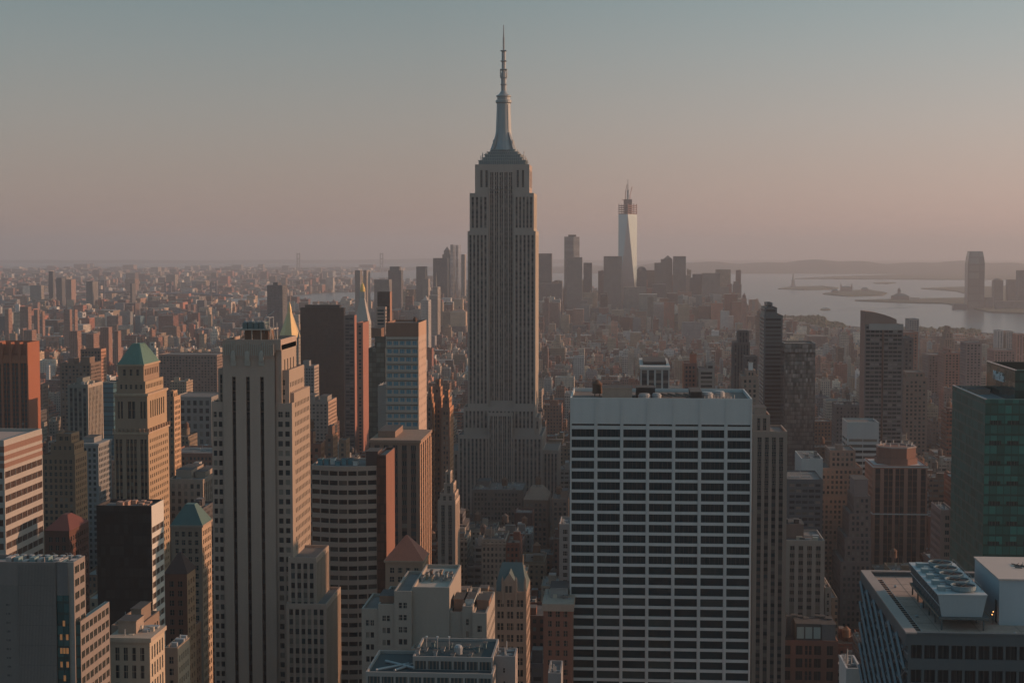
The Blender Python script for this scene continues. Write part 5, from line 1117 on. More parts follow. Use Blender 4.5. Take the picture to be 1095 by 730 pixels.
# ================================================================== FAR SKYLINE
def far(label, px0, px1, py, Y=5900, side=None, c=GREY, top=None, steps=(), name='office_tower', cat='office tower', D=40, vb=None, mt=0, glassy=None, short=None):
    x0, x1, y0, y1, z = place(px0, px1, py, Y, side, D, (min(vb, 314) if vb and vb <= 330 and 540 < px0 < 800 else vb) or 312, short); v = MB(); m = glassy or CITYW[mt]; zb = zg(x0, Y) - 3
    v.box(x0, x1, y0, y1, zb, z, m, ROOFM if glassy else ATT, c, tuple(k * .7 for k in c)); W, D_ = x1 - x0, y1 - y0
    for a, b_, pz in steps: zt = at((px0 + px1) / 2, pz, Y)[1]; v.box(x0 + a * W, x0 + b_ * W, y0 + D_ * .15, y0 + D_ * .85, z, zt, m, ATT, c); z = zt
    if top:
        zt = at((px0 + px1) / 2, top[1], Y)[1]; a, b_ = top[2:] if len(top) > 2 else (0, 1)
        if top[0] == 'pyr': v.hip(x0 + a * W, x0 + b_ * W, y0 + D_ * .1, y0 + D_ * .9, z, zt, ATT, .0, tuple(k * .8 for k in c))
        if top[0] == 'dome':
            cx, cy, r = x0 + (a + b_) / 2 * W, y0 + D_ / 2, (b_ - a) * W * .5; v.lathe(cx, cy, [(r * cos(t * pi / 12), z + (zt - z) * sin(t * pi / 12)) for t in range(7)], ATT, 16, c)
        if top[0] == 'spire': v.bar((x0 + (a + b_) / 2 * W, y0 + D_ / 2, z), (x0 + (a + b_) / 2 * W, y0 + D_ / 2, zt), (b_ - a) * W * .3, ATT, 6, c, r2=.5)
    o = v.obj(name, None, ((x0 + x1) / 2, y0, 0)); tag(o, label, cat, 'downtown skyline towers'); return o
c1 = (.12, .115, .12); c2 = (.2, .18, .17); c3 = (.3, .26, .23); mir = curtain((.45, .45, .46), .15, .75, .02, (30, 12), (.3, .3, .3))
def glass_spire():
    Y = 5800; cx = (at(671, 300, Y)[0]); x0, x1 = at(661.5, 300, Y)[0], at(681.5, 300, Y)[0]; h = (x1 - x0) / 2; cy = Y + h; Z = lambda py: at(671, py, Y)[1]; HERO.append((660, 683, 330, Y)); FOOT.append((x0, x1, Y, Y + 2 * h)); NAMES.append((671, 270, 'the tapering glass tower'))
    o = bpy.data.objects.new('tapering_glass_tower', None); COL.objects.link(o); o.location = (cx, cy, 0); tag(o, 'tallest downtown tower, tapering glass facets with unfinished top and mast', 'skyscraper', 'downtown skyline towers')
    g_ = curtain((.42, .45, .48), .16, .8, .015, (60, 40), (.3, .32, .34)); v = MB(); zb, zm, zt = -8, 40, Z(229)
    Bq = [(cx - h, cy - h), (cx + h, cy - h), (cx + h, cy + h), (cx - h, cy + h)]; Tq = [(cx, cy - h), (cx + h, cy), (cx, cy + h), (cx - h, cy)]
    for i in range(4):
        j = (i + 1) % 4; v.poly([(*Bq[i], zb), (*Bq[j], zb), (*Bq[j], zm), (*Bq[i], zm)], g_); v.poly([(*Bq[i], zm), (*Bq[j], zm), (*Tq[i], zt)], g_); v.poly([(*Bq[j], zm), (*Tq[j], zt), (*Tq[i], zt)], g_)
    v.obj('glass_facets', o, (cx, cy, 0)); v = MB(); rd = stone((.3, .16, .13)); z0 = zt; zz = Z(218)
    n = 5
    for k in range(n):
        a = z0 + (zz - z0) * k / n; s = h * .98
        q = [(*p, a) for p in Tq]; v.poly([(p[0], p[1], a + 3.4) for p in Tq], rd); 
        for i in range(4): j = (i + 1) % 4; v.poly([(*Tq[i], a), (*Tq[j], a), (*Tq[j], a + 3.4), (*Tq[i], a + 3.4)], rd)
        for i in range(4):
            for t in (0.05, .35, .65, .95): j = (i + 1) % 4; x, y = Tq[i][0] + (Tq[j][0] - Tq[i][0]) * t, Tq[i][1] + (Tq[j][1] - Tq[i][1]) * t; v.bar((x, y, a), (x, y, a + (zz - z0) / n + 1), 1.2, rd)
    v.box(cx - h * .45, cx + h * .45, cy - h * .4, cy + h * .4, z0, Z(213), stone((.2, .13, .12))); v.obj('unfinished_floors', o, (cx, cy, 0))
    v = MB(); v.bar((cx, cy, Z(215)), (cx, cy, Z(203)), 4, STEEL, 8); v.bar((cx, cy, Z(203)), (cx, cy, Z(191)), 1.8, stone((.12, .1, .1)), 6, r2=.6); v.obj('mast', o, (cx, cy, 0))
    v = MB(); k = stone((.35, .14, .1)); v.bar((cx - 9, cy, Z(216)), (cx - 9, cy, Z(205)), 1.2, k); v.bar((cx - 10, cy, Z(207)), (cx - 3, cy, Z(197)), 1, k); v.bar((cx + 8, cy, Z(216)), (cx + 8, cy, Z(208)), 1.2, k); v.bar((cx + 7, cy, Z(209)), (cx + 16, cy, Z(199)), 1, k); v.bar((cx - 22, cy, Z(213.5)), (cx + 4, cy, Z(213)), 1, k); v.obj('crane', o, (cx, cy, 0))
glass_spire()
far('dark slab tower touching the right edge of the limestone skyscraper, far downtown', 574, 590, 271, 5600, c=c1, vb=300, mt=1)
far('dark lower block in front of the slab right of the limestone skyscraper', 573, 601, 303, 5300, c=c1, vb=330)
def two_tone():
    Y = 5700; A, B_, C = at(603.3, 300, Y + 20)[0], at(613.2, 300, Y)[0], at(619.6, 300, Y + 40)[0]; z = at(610, 253, Y)[1]; zb = zg(A, Y) - 3
    HERO.append((603, 620, 330, Y)); FOOT.append((A, C, Y, Y + 60)); P = [(A, Y + 20), (B_, Y), (C, Y + 40), ((B_ + C) / 2 - 10, Y + 75), (A, Y + 60)]
    v = MB(); dk_ = curtain((.2, .2, .21), .2, .4, .02, (30, 12), (.15, .15, .15))
    for i in range(5): j = (i + 1) % 5; v.poly([(*P[i], zb), (*P[j], zb), (*P[j], z), (*P[i], z)], mir if i == 1 else dk_, [(0, zb), (30, zb), (30, z), (0, z)])  # sunlit facet coloured as brighter mirror glass, the other faces darker
    v.poly([(*q, z) for q in P], ROOFM); v.box(B_ - 20, B_ + 8, Y + 25, Y + 45, z, z + 7, stone(DARK)); tag(v.obj('office_tower', None, (B_, Y, 0)), 'two-faced mirror tower, dark and bright, between limestone skyscraper and tapering tower', 'office tower', 'downtown skyline towers')
two_tone()
far('broader brown-grey block under the mirrored slab', 606, 622.5, 275, 5500, c=c2, vb=320)
far('slim dark tower right of the mirrored slab', 624, 633, 281, 5700, c=c1)
far('broad dark block touching the tapering glass tower on its left', 645.5, 665, 274, 5500, c=c2, vb=325)
far('round-shouldered dark tower just right of the tapering glass tower', 681, 691.5, 290, 5900, c=c1, top=('dome', 285))
far('low pale glass block at the foot of the tapering glass tower', 667, 690, 307, 5300, c=c3, mt=2, vb=330)
far('tower with a pyramid cap, left of a pair right of the tapering glass tower', 700, 719, 281, 5900, c=c2, steps=((.35, 1, 277),), top=('pyr', 273, .5, 1.0))
far('flat-topped tower, right of the pair beside the pyramid cap', 720, 733.5, 274, 5850, c=c2)
far('stepped dark block in front of the pyramid-capped tower', 698, 712, 304, 5400, c=c1, vb=330)
far('broad dark block with chamfered top right of the flat-topped tower', 738, 752, 297, 5800, c=c1, steps=((.2, 1, 293),))
far('wide flat-topped brown block, rightmost of the large downtown blocks', 751, 770, 292, 5750, c=c2, vb=330)
far('low shoulder block right of the wide flat-topped brown block', 770, 779.5, 307, 5900, c=c2)
far('tower under construction with a crane arm at the water edge', 784, 793, 304, 6100, c=c1, steps=((.1, .7, 301),), vb=325)
far('small red-brown clock tower by the water, right of the downtown towers', 793.5, 798.5, 319, 4300, c=(.45, .22, .17), steps=((.15, .85, 316),), top=('pyr', 313, .2, .8), vb=334, D=20)
far('slim stepped gothic tower with pointed crown left of the silver twin towers', 463, 478, 276, 5300, c=c1, vb=305)
far('gothic tower with green pointed crown behind the stepped dark block', 473, 482, 272, 5450, c=c2, top=('pyr', 263.5, .2, .8), steps=((.15, .85, 268),))
far('silver rippled tower, left of the twin pair beside the limestone skyscraper', 481.5, 484.5, 261.5, 5000, side=487, glassy=mir, vb=315)
far('silver rippled tower, right of the twin pair beside the limestone skyscraper', 487.3, 490, 262, 5050, side=493, glassy=mir, vb=315)
far('narrow tower hidden behind the silver pair', 493, 497, 272, 5300, c=c3)
far('flat-topped slab in the cluster left of the silver towers', 445, 455, 285, 5000, side=457, c=c2, vb=320)
far('pointed stepped tower with a sunlit edge below the slab', 452, 458, 298, 4300, c=c3, top=('spire', 287, .1, .6), vb=335)
far('pointed slim tower with a sunlit edge left of the gothic cluster', 463, 468, 307, 4100, side=471, c=c3, top=('spire', 291, .1, .7), vb=345)
far('dark stepped block with a flat top beside the blue-windowed tower', 415, 429, 289, 4900, c=c1, steps=((.1, .85, 285),), vb=330)
far('broad grey block beneath the dark stepped block, above the brown crown', 400, 416, 299, 4300, side=419, c=c2, vb=340)
far('tall pale tower, left of the pair behind the gold-tipped tower', 379.5, 385, 289, 4800, side=387.5, c=c2, vb=335)
far('tall pale tower, right of the pair behind the gold-tipped tower', 388.5, 392, 289, 4850, side=396, c=c3, vb=335)
far('pale block with lit side at the foot of the gothic cluster', 459, 468, 316, 3900, side=471, c=c3, vb=345)
far('white block with a peaked top at the foot of the gothic cluster', 450, 458, 321, 3500, side=461, c=(.4, .37, .35), top=('pyr', 316, .2, .8), vb=345)
far('dark grey slab tower above the gold pyramid, with a small plant box', 285.5, 302, 305, 3500, side=307, c=c1, steps=((.35, .65, 302),), vb=340)
far('dark tower standing over the left-hand rooftops far away', 52, 56.5, 290, 6100, side=58.5, c=c1)
far('curved pale hospital-like block below the far dark tower', 32, 44, 305, 6000, side=47, c=c3, vb=318)
far('wide dark block in the far left city', 60, 66, 297, 6050, side=69.5, c=c1, vb=318)
far('pair block with a lit side in the far left city', 70, 76, 299, 5900, side=81, c=(.35, .22, .18), vb=316)
far('pale slab with lit side, left city by the river', 92, 99, 301, 5600, side=105, c=c2, vb=321)
far('dark slab by the left river bank', 270 / 2 + 4, 141, 303, 5600, side=145, c=c1, vb=318)
for i, (a, b_, s, py, Y, lab) in enumerate(((5, 9, 13, 331, 3900, 'leftmost'), (21, 30, 33.5, 328, 3700, 'second'), (36, 40, 42, 331, 3900, 'third'), (68, 74.5, 77, 331, 3600, 'fourth'), (79, 80, 83, 331, 3620, 'fifth'), (25, 34, 39, 353, 2900, 'sixth'), (74, 82.5, 87, 354, 2700, 'seventh'), (107, 116, 120, 350, 2750, 'eighth'), (121, 126, 129.5, 354, 2700, 'ninth'), (92, 100, 106, 357, 2600, 'tenth'), (44, 45.5, 48, 333, 3800, 'eleventh'))):
    far({'leftmost': 'slab with sunlit side at the far left edge of the upper city row', 'second': 'broad slab with narrow lit side second in the upper left row', 'third': 'narrow slab third from the left in the upper row', 'fourth': 'dark slab with narrow lit side, left of a close pair in the upper row', 'fifth': 'narrow lit slab, right of a close pair in the upper row', 'sixth': 'low brown slab just above the orange ribbed tower', 'seventh': 'dark brown slab with a lit side above the grey-green ribbed block', 'eighth': 'wide slab with bright side left of the green pyramid tower top', 'ninth': 'dark slab right beside the wide slab over the green pyramid tower', 'tenth': 'low slab between the two brown slabs above the grey-green block', 'eleventh': 'thin slab between third and fourth of the upper left row'}[lab], a, b_, py, Y, side=s, c=(.3, .17, .13), name='slab_block', cat='apartment slab', vb=py + 22)
far('teal glass sliver above the green pyramid tower', 144.5, 150, 338, 4700, c=(.1, .2, .24), name='glass_tower', vb=358)
simple('art_deco_block', 'white stepped block right behind the green pyramid roof', 158, 167, 372, 1900, side=169, vb=400, c=(.5, .45, .4), steps=((.2, .8, .1, .9, 366),), bay=4)
simple('office_block', 'long dull brown block between the white stepped block and the three-striped tower', 170, 232, 379, 2000, D=50, vb=400, c=(.24, .17, .14), bay=4)
simple('apartment_block', 'dull brown slab with roof bulkheads above the grey-green ribbed block', 64, 97, 388, 1500, side=None, D=30, vb=409, c=(.2, .14, .11), bay=3.4, roof=(('b', .2, .4, .2, .7, 4), ('b', .6, .9, .2, .7, 5)))
simple('apartment_block', 'tall narrow brick slab with sunlit side right above the grey-green ribbed block', 86, 108, 373, 1620, side=113.5, vb=408, c=(.24, .15, .12), sc=(.45, .24, .16), bay=3.4)
simple('pink_block', 'small pink sunlit block just right of the orange tower', 41, 45, 411, 1500, side=51.5, vb=440, c=(.3, .18, .14), sc=(.55, .34, .26), bay=3.4)
# tower across the water
def river_tower():
    Y = 6700; x0, x1, y0, y1, z = place(1035, 1053, 276, Y, D=50, vb=330, short='the lone tower across the water'); v = MB(); g_ = curtain((.16, .17, .17), .2, .5, .02, (40, 30), (.1, .1, .1)); Z = lambda py: at(1044, py, Y)[1]; cx, cy = (x0 + x1) / 2, (y0 + y1) / 2; a = (x1 - x0) / 2
    for k, (r, z0, z1, r1) in enumerate(((1.0, zg(cx, Y) - 2, Z(282), 1.0), (1.0, Z(282), Z(275), .9), (.9, Z(275), Z(269.5), .78))):
        q = [(-1, -1), (1, -1), (1, 1), (-1, 1)]
        for i in range(4):
            j = (i + 1) % 4; v.poly([(cx + q[i][0] * a * r, cy + q[i][1] * 30 * r, z0), (cx + q[j][0] * a * r, cy + q[j][1] * 30 * r, z0), (cx + q[j][0] * a * r1, cy + q[j][1] * 30 * r1, z1), (cx + q[i][0] * a * r1, cy + q[i][1] * 30 * r1, z1)], g_, [(0, z0), (60, z0), (60, z1), (0, z1)])
    v.box(cx - a * .78, cx + a * .78, cy - 23, cy + 23, Z(269.5), Z(268.5), STEEL); o = v.obj('riverside_tower', None, (cx, cy, 0)); tag(o, 'lone tall glass tower with tapering top standing across the water on the right', 'skyscraper')
river_tower()
for i, (a, b_, py, Y, lab) in enumerate(((1063, 1073, 300, 6900, 'round-topped block right of the lone tower across the water, left of two'), (1078, 1088, 299, 6900, 'block across the water between the round-topped block and the edge tower'), (1089, 1100, 289, 6800, 'taller block across the water at the right edge'), (1054, 1062, 318, 6700, 'low block at the foot of the lone tower across the water'), (1020, 1034, 325, 6700, 'low waterfront block left of the lone tower'), (1066, 1098, 322, 6600, 'wide low waterfront block at the right edge'))):
    far(lab, a, b_, py, Y, c=c2, name='waterfront_block', cat='building', top=('dome', py - 2.5) if i == 0 else None, vb=340)
# suspension bridge towers on the horizon
for px, lab in ((319, 'left tower of the far suspension bridge on the horizon'), (408, 'right tower of the far suspension bridge on the horizon')):
    Y = 17200; x, z = at(px, 270.5, Y); v = MB(); zb = zg(x, Y); m = stone((.2, .2, .21))
    for s in (-14, 14): v.box(x + s - 5, x + s + 5, Y - 8, Y + 8, zb, z, m)
    for h in (.45, .72, .97): v.box(x - 14, x + 14, Y - 5, Y + 5, zb + (z - zb) * h - 10, zb + (z - zb) * h, m, bottom=True)
    tag(v.obj('bridge_tower', None, (x, Y, zb)), lab, 'bridge tower', 'far suspension bridge towers')
def bridge(label, pts, pt, Yt, h=96, name='suspension_bridge'):
    "deck along ground pixels with two towers and cables"
    P = [ground(px, py) for px, py in pts]; v = MB(); m = stone((.16, .15, .17)); root = None; zd = 42
    for (a, b_) in zip(P, P[1:]): v.bar((a[0], a[1], a[2] + zd), (b_[0], b_[1], b_[2] + zd), 6, m)
    o = v.obj(name, None, (P[0][0], P[0][1], 0)); tag(o, label, 'bridge')
    def lerp(t): k = t * (len(P) - 1); i = min(int(k), len(P) - 2); return [P[i][j] + (P[i + 1][j] - P[i][j]) * (k - i) for j in range(3)]
    T = [lerp(t) for t in pt]
    for t in T:
        v = MB(); 
        for s in (-12, 12): v.box(t[0] + s - 4, t[0] + s + 4, t[1] - 4, t[1] + 4, t[2], t[2] + h, m)
        for hh in (.55, .8, 1): v.box(t[0] - 12, t[0] + 12, t[1] - 3, t[1] + 3, t[2] + h * hh - 6, t[2] + h * hh, m, bottom=True)
        v.obj('tower', o, (P[0][0], P[0][1], 0))
    v = MB(); A, E = P[0], P[-1]; segs = [(A, T[0], 42, h), (T[0], T[1], h, h), (T[1], E, h, 42)]
    for a, b_, h0, h1 in segs:
        prev = None
        for i in range(13):
            t = i / 12; sag = -4 * t * (1 - t) * (45 if h0 == h1 else 12); q = (a[0] + (b_[0] - a[0]) * t, a[1] + (b_[1] - a[1]) * t, a[2] + h0 + (h1 - h0) * t + sag)
            if prev: v.bar(prev, q, 1.2, m)
            prev = q
    v.obj('cable', o, (P[0][0], P[0][1], 0))
bridge('long suspension bridge crossing the river left of the striped tower', ((148, 325), (178, 323.5), (215, 324), (250, 327)), (.35, .8), 0)
bridge('suspension bridge with lattice towers, further left over the river', ((15, 327), (60, 323), (100, 321.5), (135, 321.5)), (.3, .75), 0, 100)
# statue on its island, terminal on the pier, ferry
x, y, z = ground(848, 307.2, 7); v = MB(); m = stone((.25, .3, .27))
v.lathe(x, y, [(32, z - 1), (28, z + 9), (14, z + 10), (12, z + 46), (13, z + 47)], stone((.3, .25, .22)), 4, rot=pi / 4); st = v.obj('statue', None, (x, y, z)); tag(st, 'tiny green statue with raised torch on a stone pedestal on the left island', 'statue')
v = MB(); v.lathe(x, y, [(6.5, z + 47), (5.5, z + 62), (4.6, z + 74), (3, z + 78), (2, z + 80), (2.4, z + 83), (.5, z + 86)], m, 10); v.bar((x + 3.5, y, z + 74), (x + 6, y, z + 92), 1.4, m, r2=1); v.lathe(x + 6, y, [(1.8, z + 92), (.3, z + 96)], m, 6); v.obj('figure', st, (x, y, z))
def terminal():
    a, b_ = ground(954, 320.5, 7), ground(972, 320.5, 7); y = a[1]; zz = a[2]; o = MB(); m = (.2, .15, .14); o.box(a[0], b_[0], y, y + 40, zz - 1, zz + 18, ATT, ATT, m, (.12, .14, .14)); cx = (a[0] + b_[0]) / 2 - 5
    o.hip(a[0], b_[0], y, y + 40, zz + 18, zz + 30, ATT, .4, (.15, .16, .15)); o.box(cx - 6, cx + 6, y + 12, y + 24, zz + 20, zz + 46, ATT, col=m); o.hip(cx - 7, cx + 7, y + 11, y + 25, zz + 46, zz + 58, ATT, 0, m)
    tag(o.obj('rail_terminal', None, (a[0], y, zz)), 'dark gabled terminal building with small clock spire on the pier across the bay', 'terminal')
    c = ground(973, 321, 7); e = ground(983, 321, 7); o = MB(); o.box(c[0], e[0], c[1], c[1] + 30, zz - 1, zz + 14, ATT, ATT, (.55, .45, .38)); tag(o.obj('shed', None, (c[0], c[1], zz)), 'pale sunlit shed right of the terminal on the pier', 'shed')
terminal()
for (px, py, w, h, lab) in ((905, 311.5, 60, 22, 'main hall on the larger island, left of its small towers'), (925, 311.5, 40, 14, 'low hospital wing on the larger island'), (893, 313, 30, 12, 'small building on the left tip of the larger island')):
    x, y, z = ground(px, py, 7); v = MB(); v.box(x - w / 2, x + w / 2, y, y + 30, z - 1, z + h, ATT, ATT, (.3, .2, .16)); v.hip(x - w / 2, x + w / 2, y, y + 30, z + h, z + h + 8, ATT, .5, (.2, .22, .2))
    if h > 20:
        for s in (-.5, .5): v.box(x + s * w - 4, x + s * w + 4, y, y + 8, z, z + 36, ATT, col=(.3, .2, .16)); v.hip(x + s * w - 4, x + s * w + 4, y, y + 8, z + 36, z + 46, ATT, 0, (.2, .22, .2))
    tag(v.obj('island_building', None, (x, y, z)), lab, 'building', 'island buildings')
x, y, z = ground(883, 331.5, 2); v = MB(); v.poly([(x - 22, y - 5, z + .5), (x + 18, y - 5, z + .5), (x + 26, y, z + .5), (x + 18, y + 5, z + .5), (x - 22, y + 5, z + .5)], ATT); v.box(x - 22, x + 18, y - 5, y + 5, z, z + 5, ATT, col=(.6, .4, .25)); v.box(x - 16, x + 10, y - 4, y + 4, z + 5, z + 10, ATT, col=(.7, .65, .6))
tag(v.obj('ferry', None, (x, y, z)), 'small ferry crossing the bay, leaving a pale wake', 'boat')
v = MB(); v.poly([(x + 20, y - 4, z + .3), (x + 420, y + 330, z + .3), (x + 405, y + 350, z + .3), (x + 20, y + 5, z + .3)], stone((.35, .36, .37), .6, .2)); structure(v.obj('water_wake'))

# ================================================================== THE REST OF THE CITY
PAL = [(RED, 'red brick'), (BROWN, 'brown brick'), (TAN, 'tan brick'), (GREY, 'grey'), ((.36, .3, .25), 'buff stone'), (CREAM, 'cream'), ((.2, .12, .1), 'dark red'), ((.15, .14, .145), 'charcoal'), ((.32, .16, .11), 'orange-brown'), ((.42, .4, .38), 'pale grey')]
WT = [5, 5, 6, 3, 5, 2, 4, 3, 4, 2]
rnd = random.Random(11)
GAPS = []          # streets kept open: (px0, px1, Y0, Y1)
boxes = []         # x0,x1,y0,y1,zb,h,pal,features
def free(x0, x1, y0, y1):
    for a, b_, c, d in FOOT:
        if x0 < b_ + 1 and x1 > a - 1 and y0 < d + 1 and y1 > c - 1: return False
    return True
HA = np.array(HERO)
def cap(x0, x1, y0, z):
    "lower a block that would stand in front of something the photograph shows"
    pa, pt = proj(x0, y0, z); pb, _ = proj(x1, y0, z)
    m = (HA[:, 3] > y0) & (HA[:, 0] < pb + .3) & (HA[:, 1] > pa - .3)
    fl_ = floor_px((pa + pb) / 2, y0)
    if pt < fl_: z = at((pa + pb) / 2, fl_ + abs(rnd.gauss(0, 22 if y0 < 2600 else 5)), y0)[1]; pt = proj(x0, y0, z)[1]
    if m.any():
        lim = HA[m, 2].max() if False else HA[m, 2].max()
        lim = max(min(v, 738) for v in HA[m, 2])
        if pt < lim: z = at((pa + pb) / 2, lim + (rnd.uniform(0, 3) if y0 < 3000 else abs(rnd.gauss(0, 9))), y0)[1]
    return z
def floor_px(px, y):
    if y < 1250:
        if 452 < px < 612: return 548 if y > 1000 else 572 if y > 880 else 600 if y > 780 else 640
        if 176 < px < 228: return 500 if y < 1000 else 470
        if px < 125: return 540 if y < 900 else 470
        if px > 800: return 560 if y < 1000 else 500
        return 500
    if y < 1800: return 432
    if y < 2600: return 402
    if px > 820: return float(np.interp(px, [820, 840, 880, 930, 1000, 1095], [334, 341, 349, 353.5, 356, 361]))
    return 372 if y < 3600 else 0
def height(x, y):
    r = rnd.random()
    if y < 1300: h = rnd.lognormvariate(math.log(74 if y > 880 else 60), .32)
    elif y < 1700: h = rnd.lognormvariate(math.log(50), .38)
    elif y < 2500: h = rnd.lognormvariate(math.log(36), .45)
    else: h = rnd.lognormvariate(math.log(22), .5)
    if r < .05 and y > 1300: h *= 1.8
    if x > 500 and y > 1300: h *= .7
    if y > 2500 and x < -600 and r > .9: h = rnd.uniform(45, 65)
    return min(h, 120)
for X0, X1, Y0, Y1 in LOTS:
    if Y0 < 640: continue
    if X1 / Y0 < -.40 or X0 / Y0 > .29: continue
    mid = (Y0 + Y1) / 2
    for (ya, yb) in ((Y0 + 1, mid - 1.5), (mid + 1.5, Y1 - 1)):
        x = X0 + 1
        while x < X1 - 6:
            w = rnd.choice((6.5, 8, 9, 10, 12, 14, 17, 24) if Y0 < 1400 else (6, 7, 8, 10, 12, 15, 20, 30)); x2 = min(x + w, X1 - 1)
            if X1 - x2 < 6: x2 = X1 - 1
            dy = rnd.uniform(0, 5) if rnd.random() < .5 else 0
            a = (x + .15, x2 - .15, ya + dy * .2, yb - dy)
            px = 668 + 1700 * (x + x2) / 2 / ya
            if -25 < px < 1120 and free(*a) and rnd.random() > .02:
                h = height(x, ya); z = cap(a[0], a[1], a[2], zg(x, ya) + h)
                if z - zg(x, ya) > 7: boxes.append([*a, zg(x, ya) - 2, z, rnd.choices(range(len(PAL)), WT)[0], rnd.random()])
            x = x2
def scatter(n, ya, yb, pxa, pxb, hf, wf):
    for _ in range(n):
        Y = sqrt(rnd.uniform(ya * ya, yb * yb)); px = rnd.uniform(pxa, pxb); X = (px - 668) / F_ * Y; w = wf(); h = hf()
        zz = zg(X, Y); ppx, ppy = proj(X, Y, zz)
        if wet(ppx, ppy) or wet(ppx, ppy + .5): continue
        x0, x1, y0, y1 = X - w / 2, X + w / 2, Y, Y + w * rnd.uniform(.7, 1.6)
        if not free(x0, x1, y0, y1): continue
        z = cap(x0, x1, y0, zz + h)
        if z - zz > 4: boxes.append([x0, x1, y0, y1, zz - 3, z, rnd.choices(range(len(PAL)), WT)[0], rnd.random()])
ln = lambda m, s, hi: (lambda: min(hi, rnd.lognormvariate(math.log(m), s)))
scatter(9500, 3640, 6300, -20, 1110, ln(19, .5, 70), ln(15, .45, 50))
scatter(620, 4500, 6300, 560, 790, ln(66, .5, 170), ln(28, .35, 55))
scatter(260, 4300, 5600, 410, 500, ln(60, .4, 120), ln(30, .3, 60))
scatter(500, 3700, 5700, 800, 1110, ln(26, .5, 80), ln(30, .4, 60))
scatter(160, 2400, 6300, -20, 200, ln(58, .12, 75), ln(34, .3, 60))
scatter(300, 4800, 6400, -20, 420, ln(46, .2, 75), ln(32, .3, 60))
scatter(14000, 6900, 13500, -30, 640, ln(14, .5, 70), ln(24, .45, 90))
scatter(260, 6900, 13000, -30, 560, ln(45, .3, 100), ln(45, .3, 90))
scatter(2500, 13000, 18500, -30, 560, ln(18, .5, 80), ln(70, .5, 160))
scatter(420, 6700, 9500, 985, 1110, ln(12, .4, 40), ln(40, .5, 120))
scatter(500, 11500, 16500, 560, 1110, ln(16, .4, 50), ln(80, .5, 200))
# which of them the camera sees most of
boxes.sort(key=lambda q: q[2])
mask = np.zeros((730, 1095), bool); HS = sorted(HERO, key=lambda q: q[3]); hz = {}
ev = []
for i, q in enumerate(boxes):
    a, t = proj(q[0], q[2], q[5]); b_, bt = proj(q[1], q[2], q[4]); ev.append((q[2], a, b_, t, bt, i))
for h, f in zip(HERO, FOOT):
    zt = None
    ev.append((h[3], h[0], h[1], None, 735, -1))
HT = {}
ev.sort(key=lambda e: e[0]); vis = {}
for (Y, a, b_, t, bt, i) in ev:
    if i < 0:
        # a modelled building hides everything below its visible foot and behind it
        vbx = [h[2] for h in HERO if h[0] == a and h[3] == Y][0]; a0, b0 = max(0, int(a)), min(1095, int(b_)); mask[max(0, int(vbx) - 60):730, a0:b0] = True; continue
    a0, b0, t0, c0 = max(0, int(round(a))), min(1095, int(round(b_)) + 0), max(0, int(round(t))), min(730, int(round(bt)))
    if b0 <= a0 or c0 <= t0: vis[i] = 0; continue
    s = mask[t0:c0, a0:b0]; vis[i] = int((~s).sum()); s[:] = True
order = sorted(vis, key=lambda i: -vis[i])
NOWN = max(0, 300 - len([1 for o in bpy.data.objects if o.parent is None and o.get('category') in ('building', 'skyscraper', 'office tower', 'apartment slab', 'tower')]))
own = set(order[:NOWN])
print('blocks', len(boxes), 'own', len(own), 'smallest own px', vis[order[NOWN - 1]])
def darker(c, k): return tuple(x * k for x in c)
ROOFC = [(.12, .115, .11), (.2, .19, .18), (.08, .08, .08), (.3, .29, .28), (.17, .13, .11)]
city_mb = MB(); recs = []
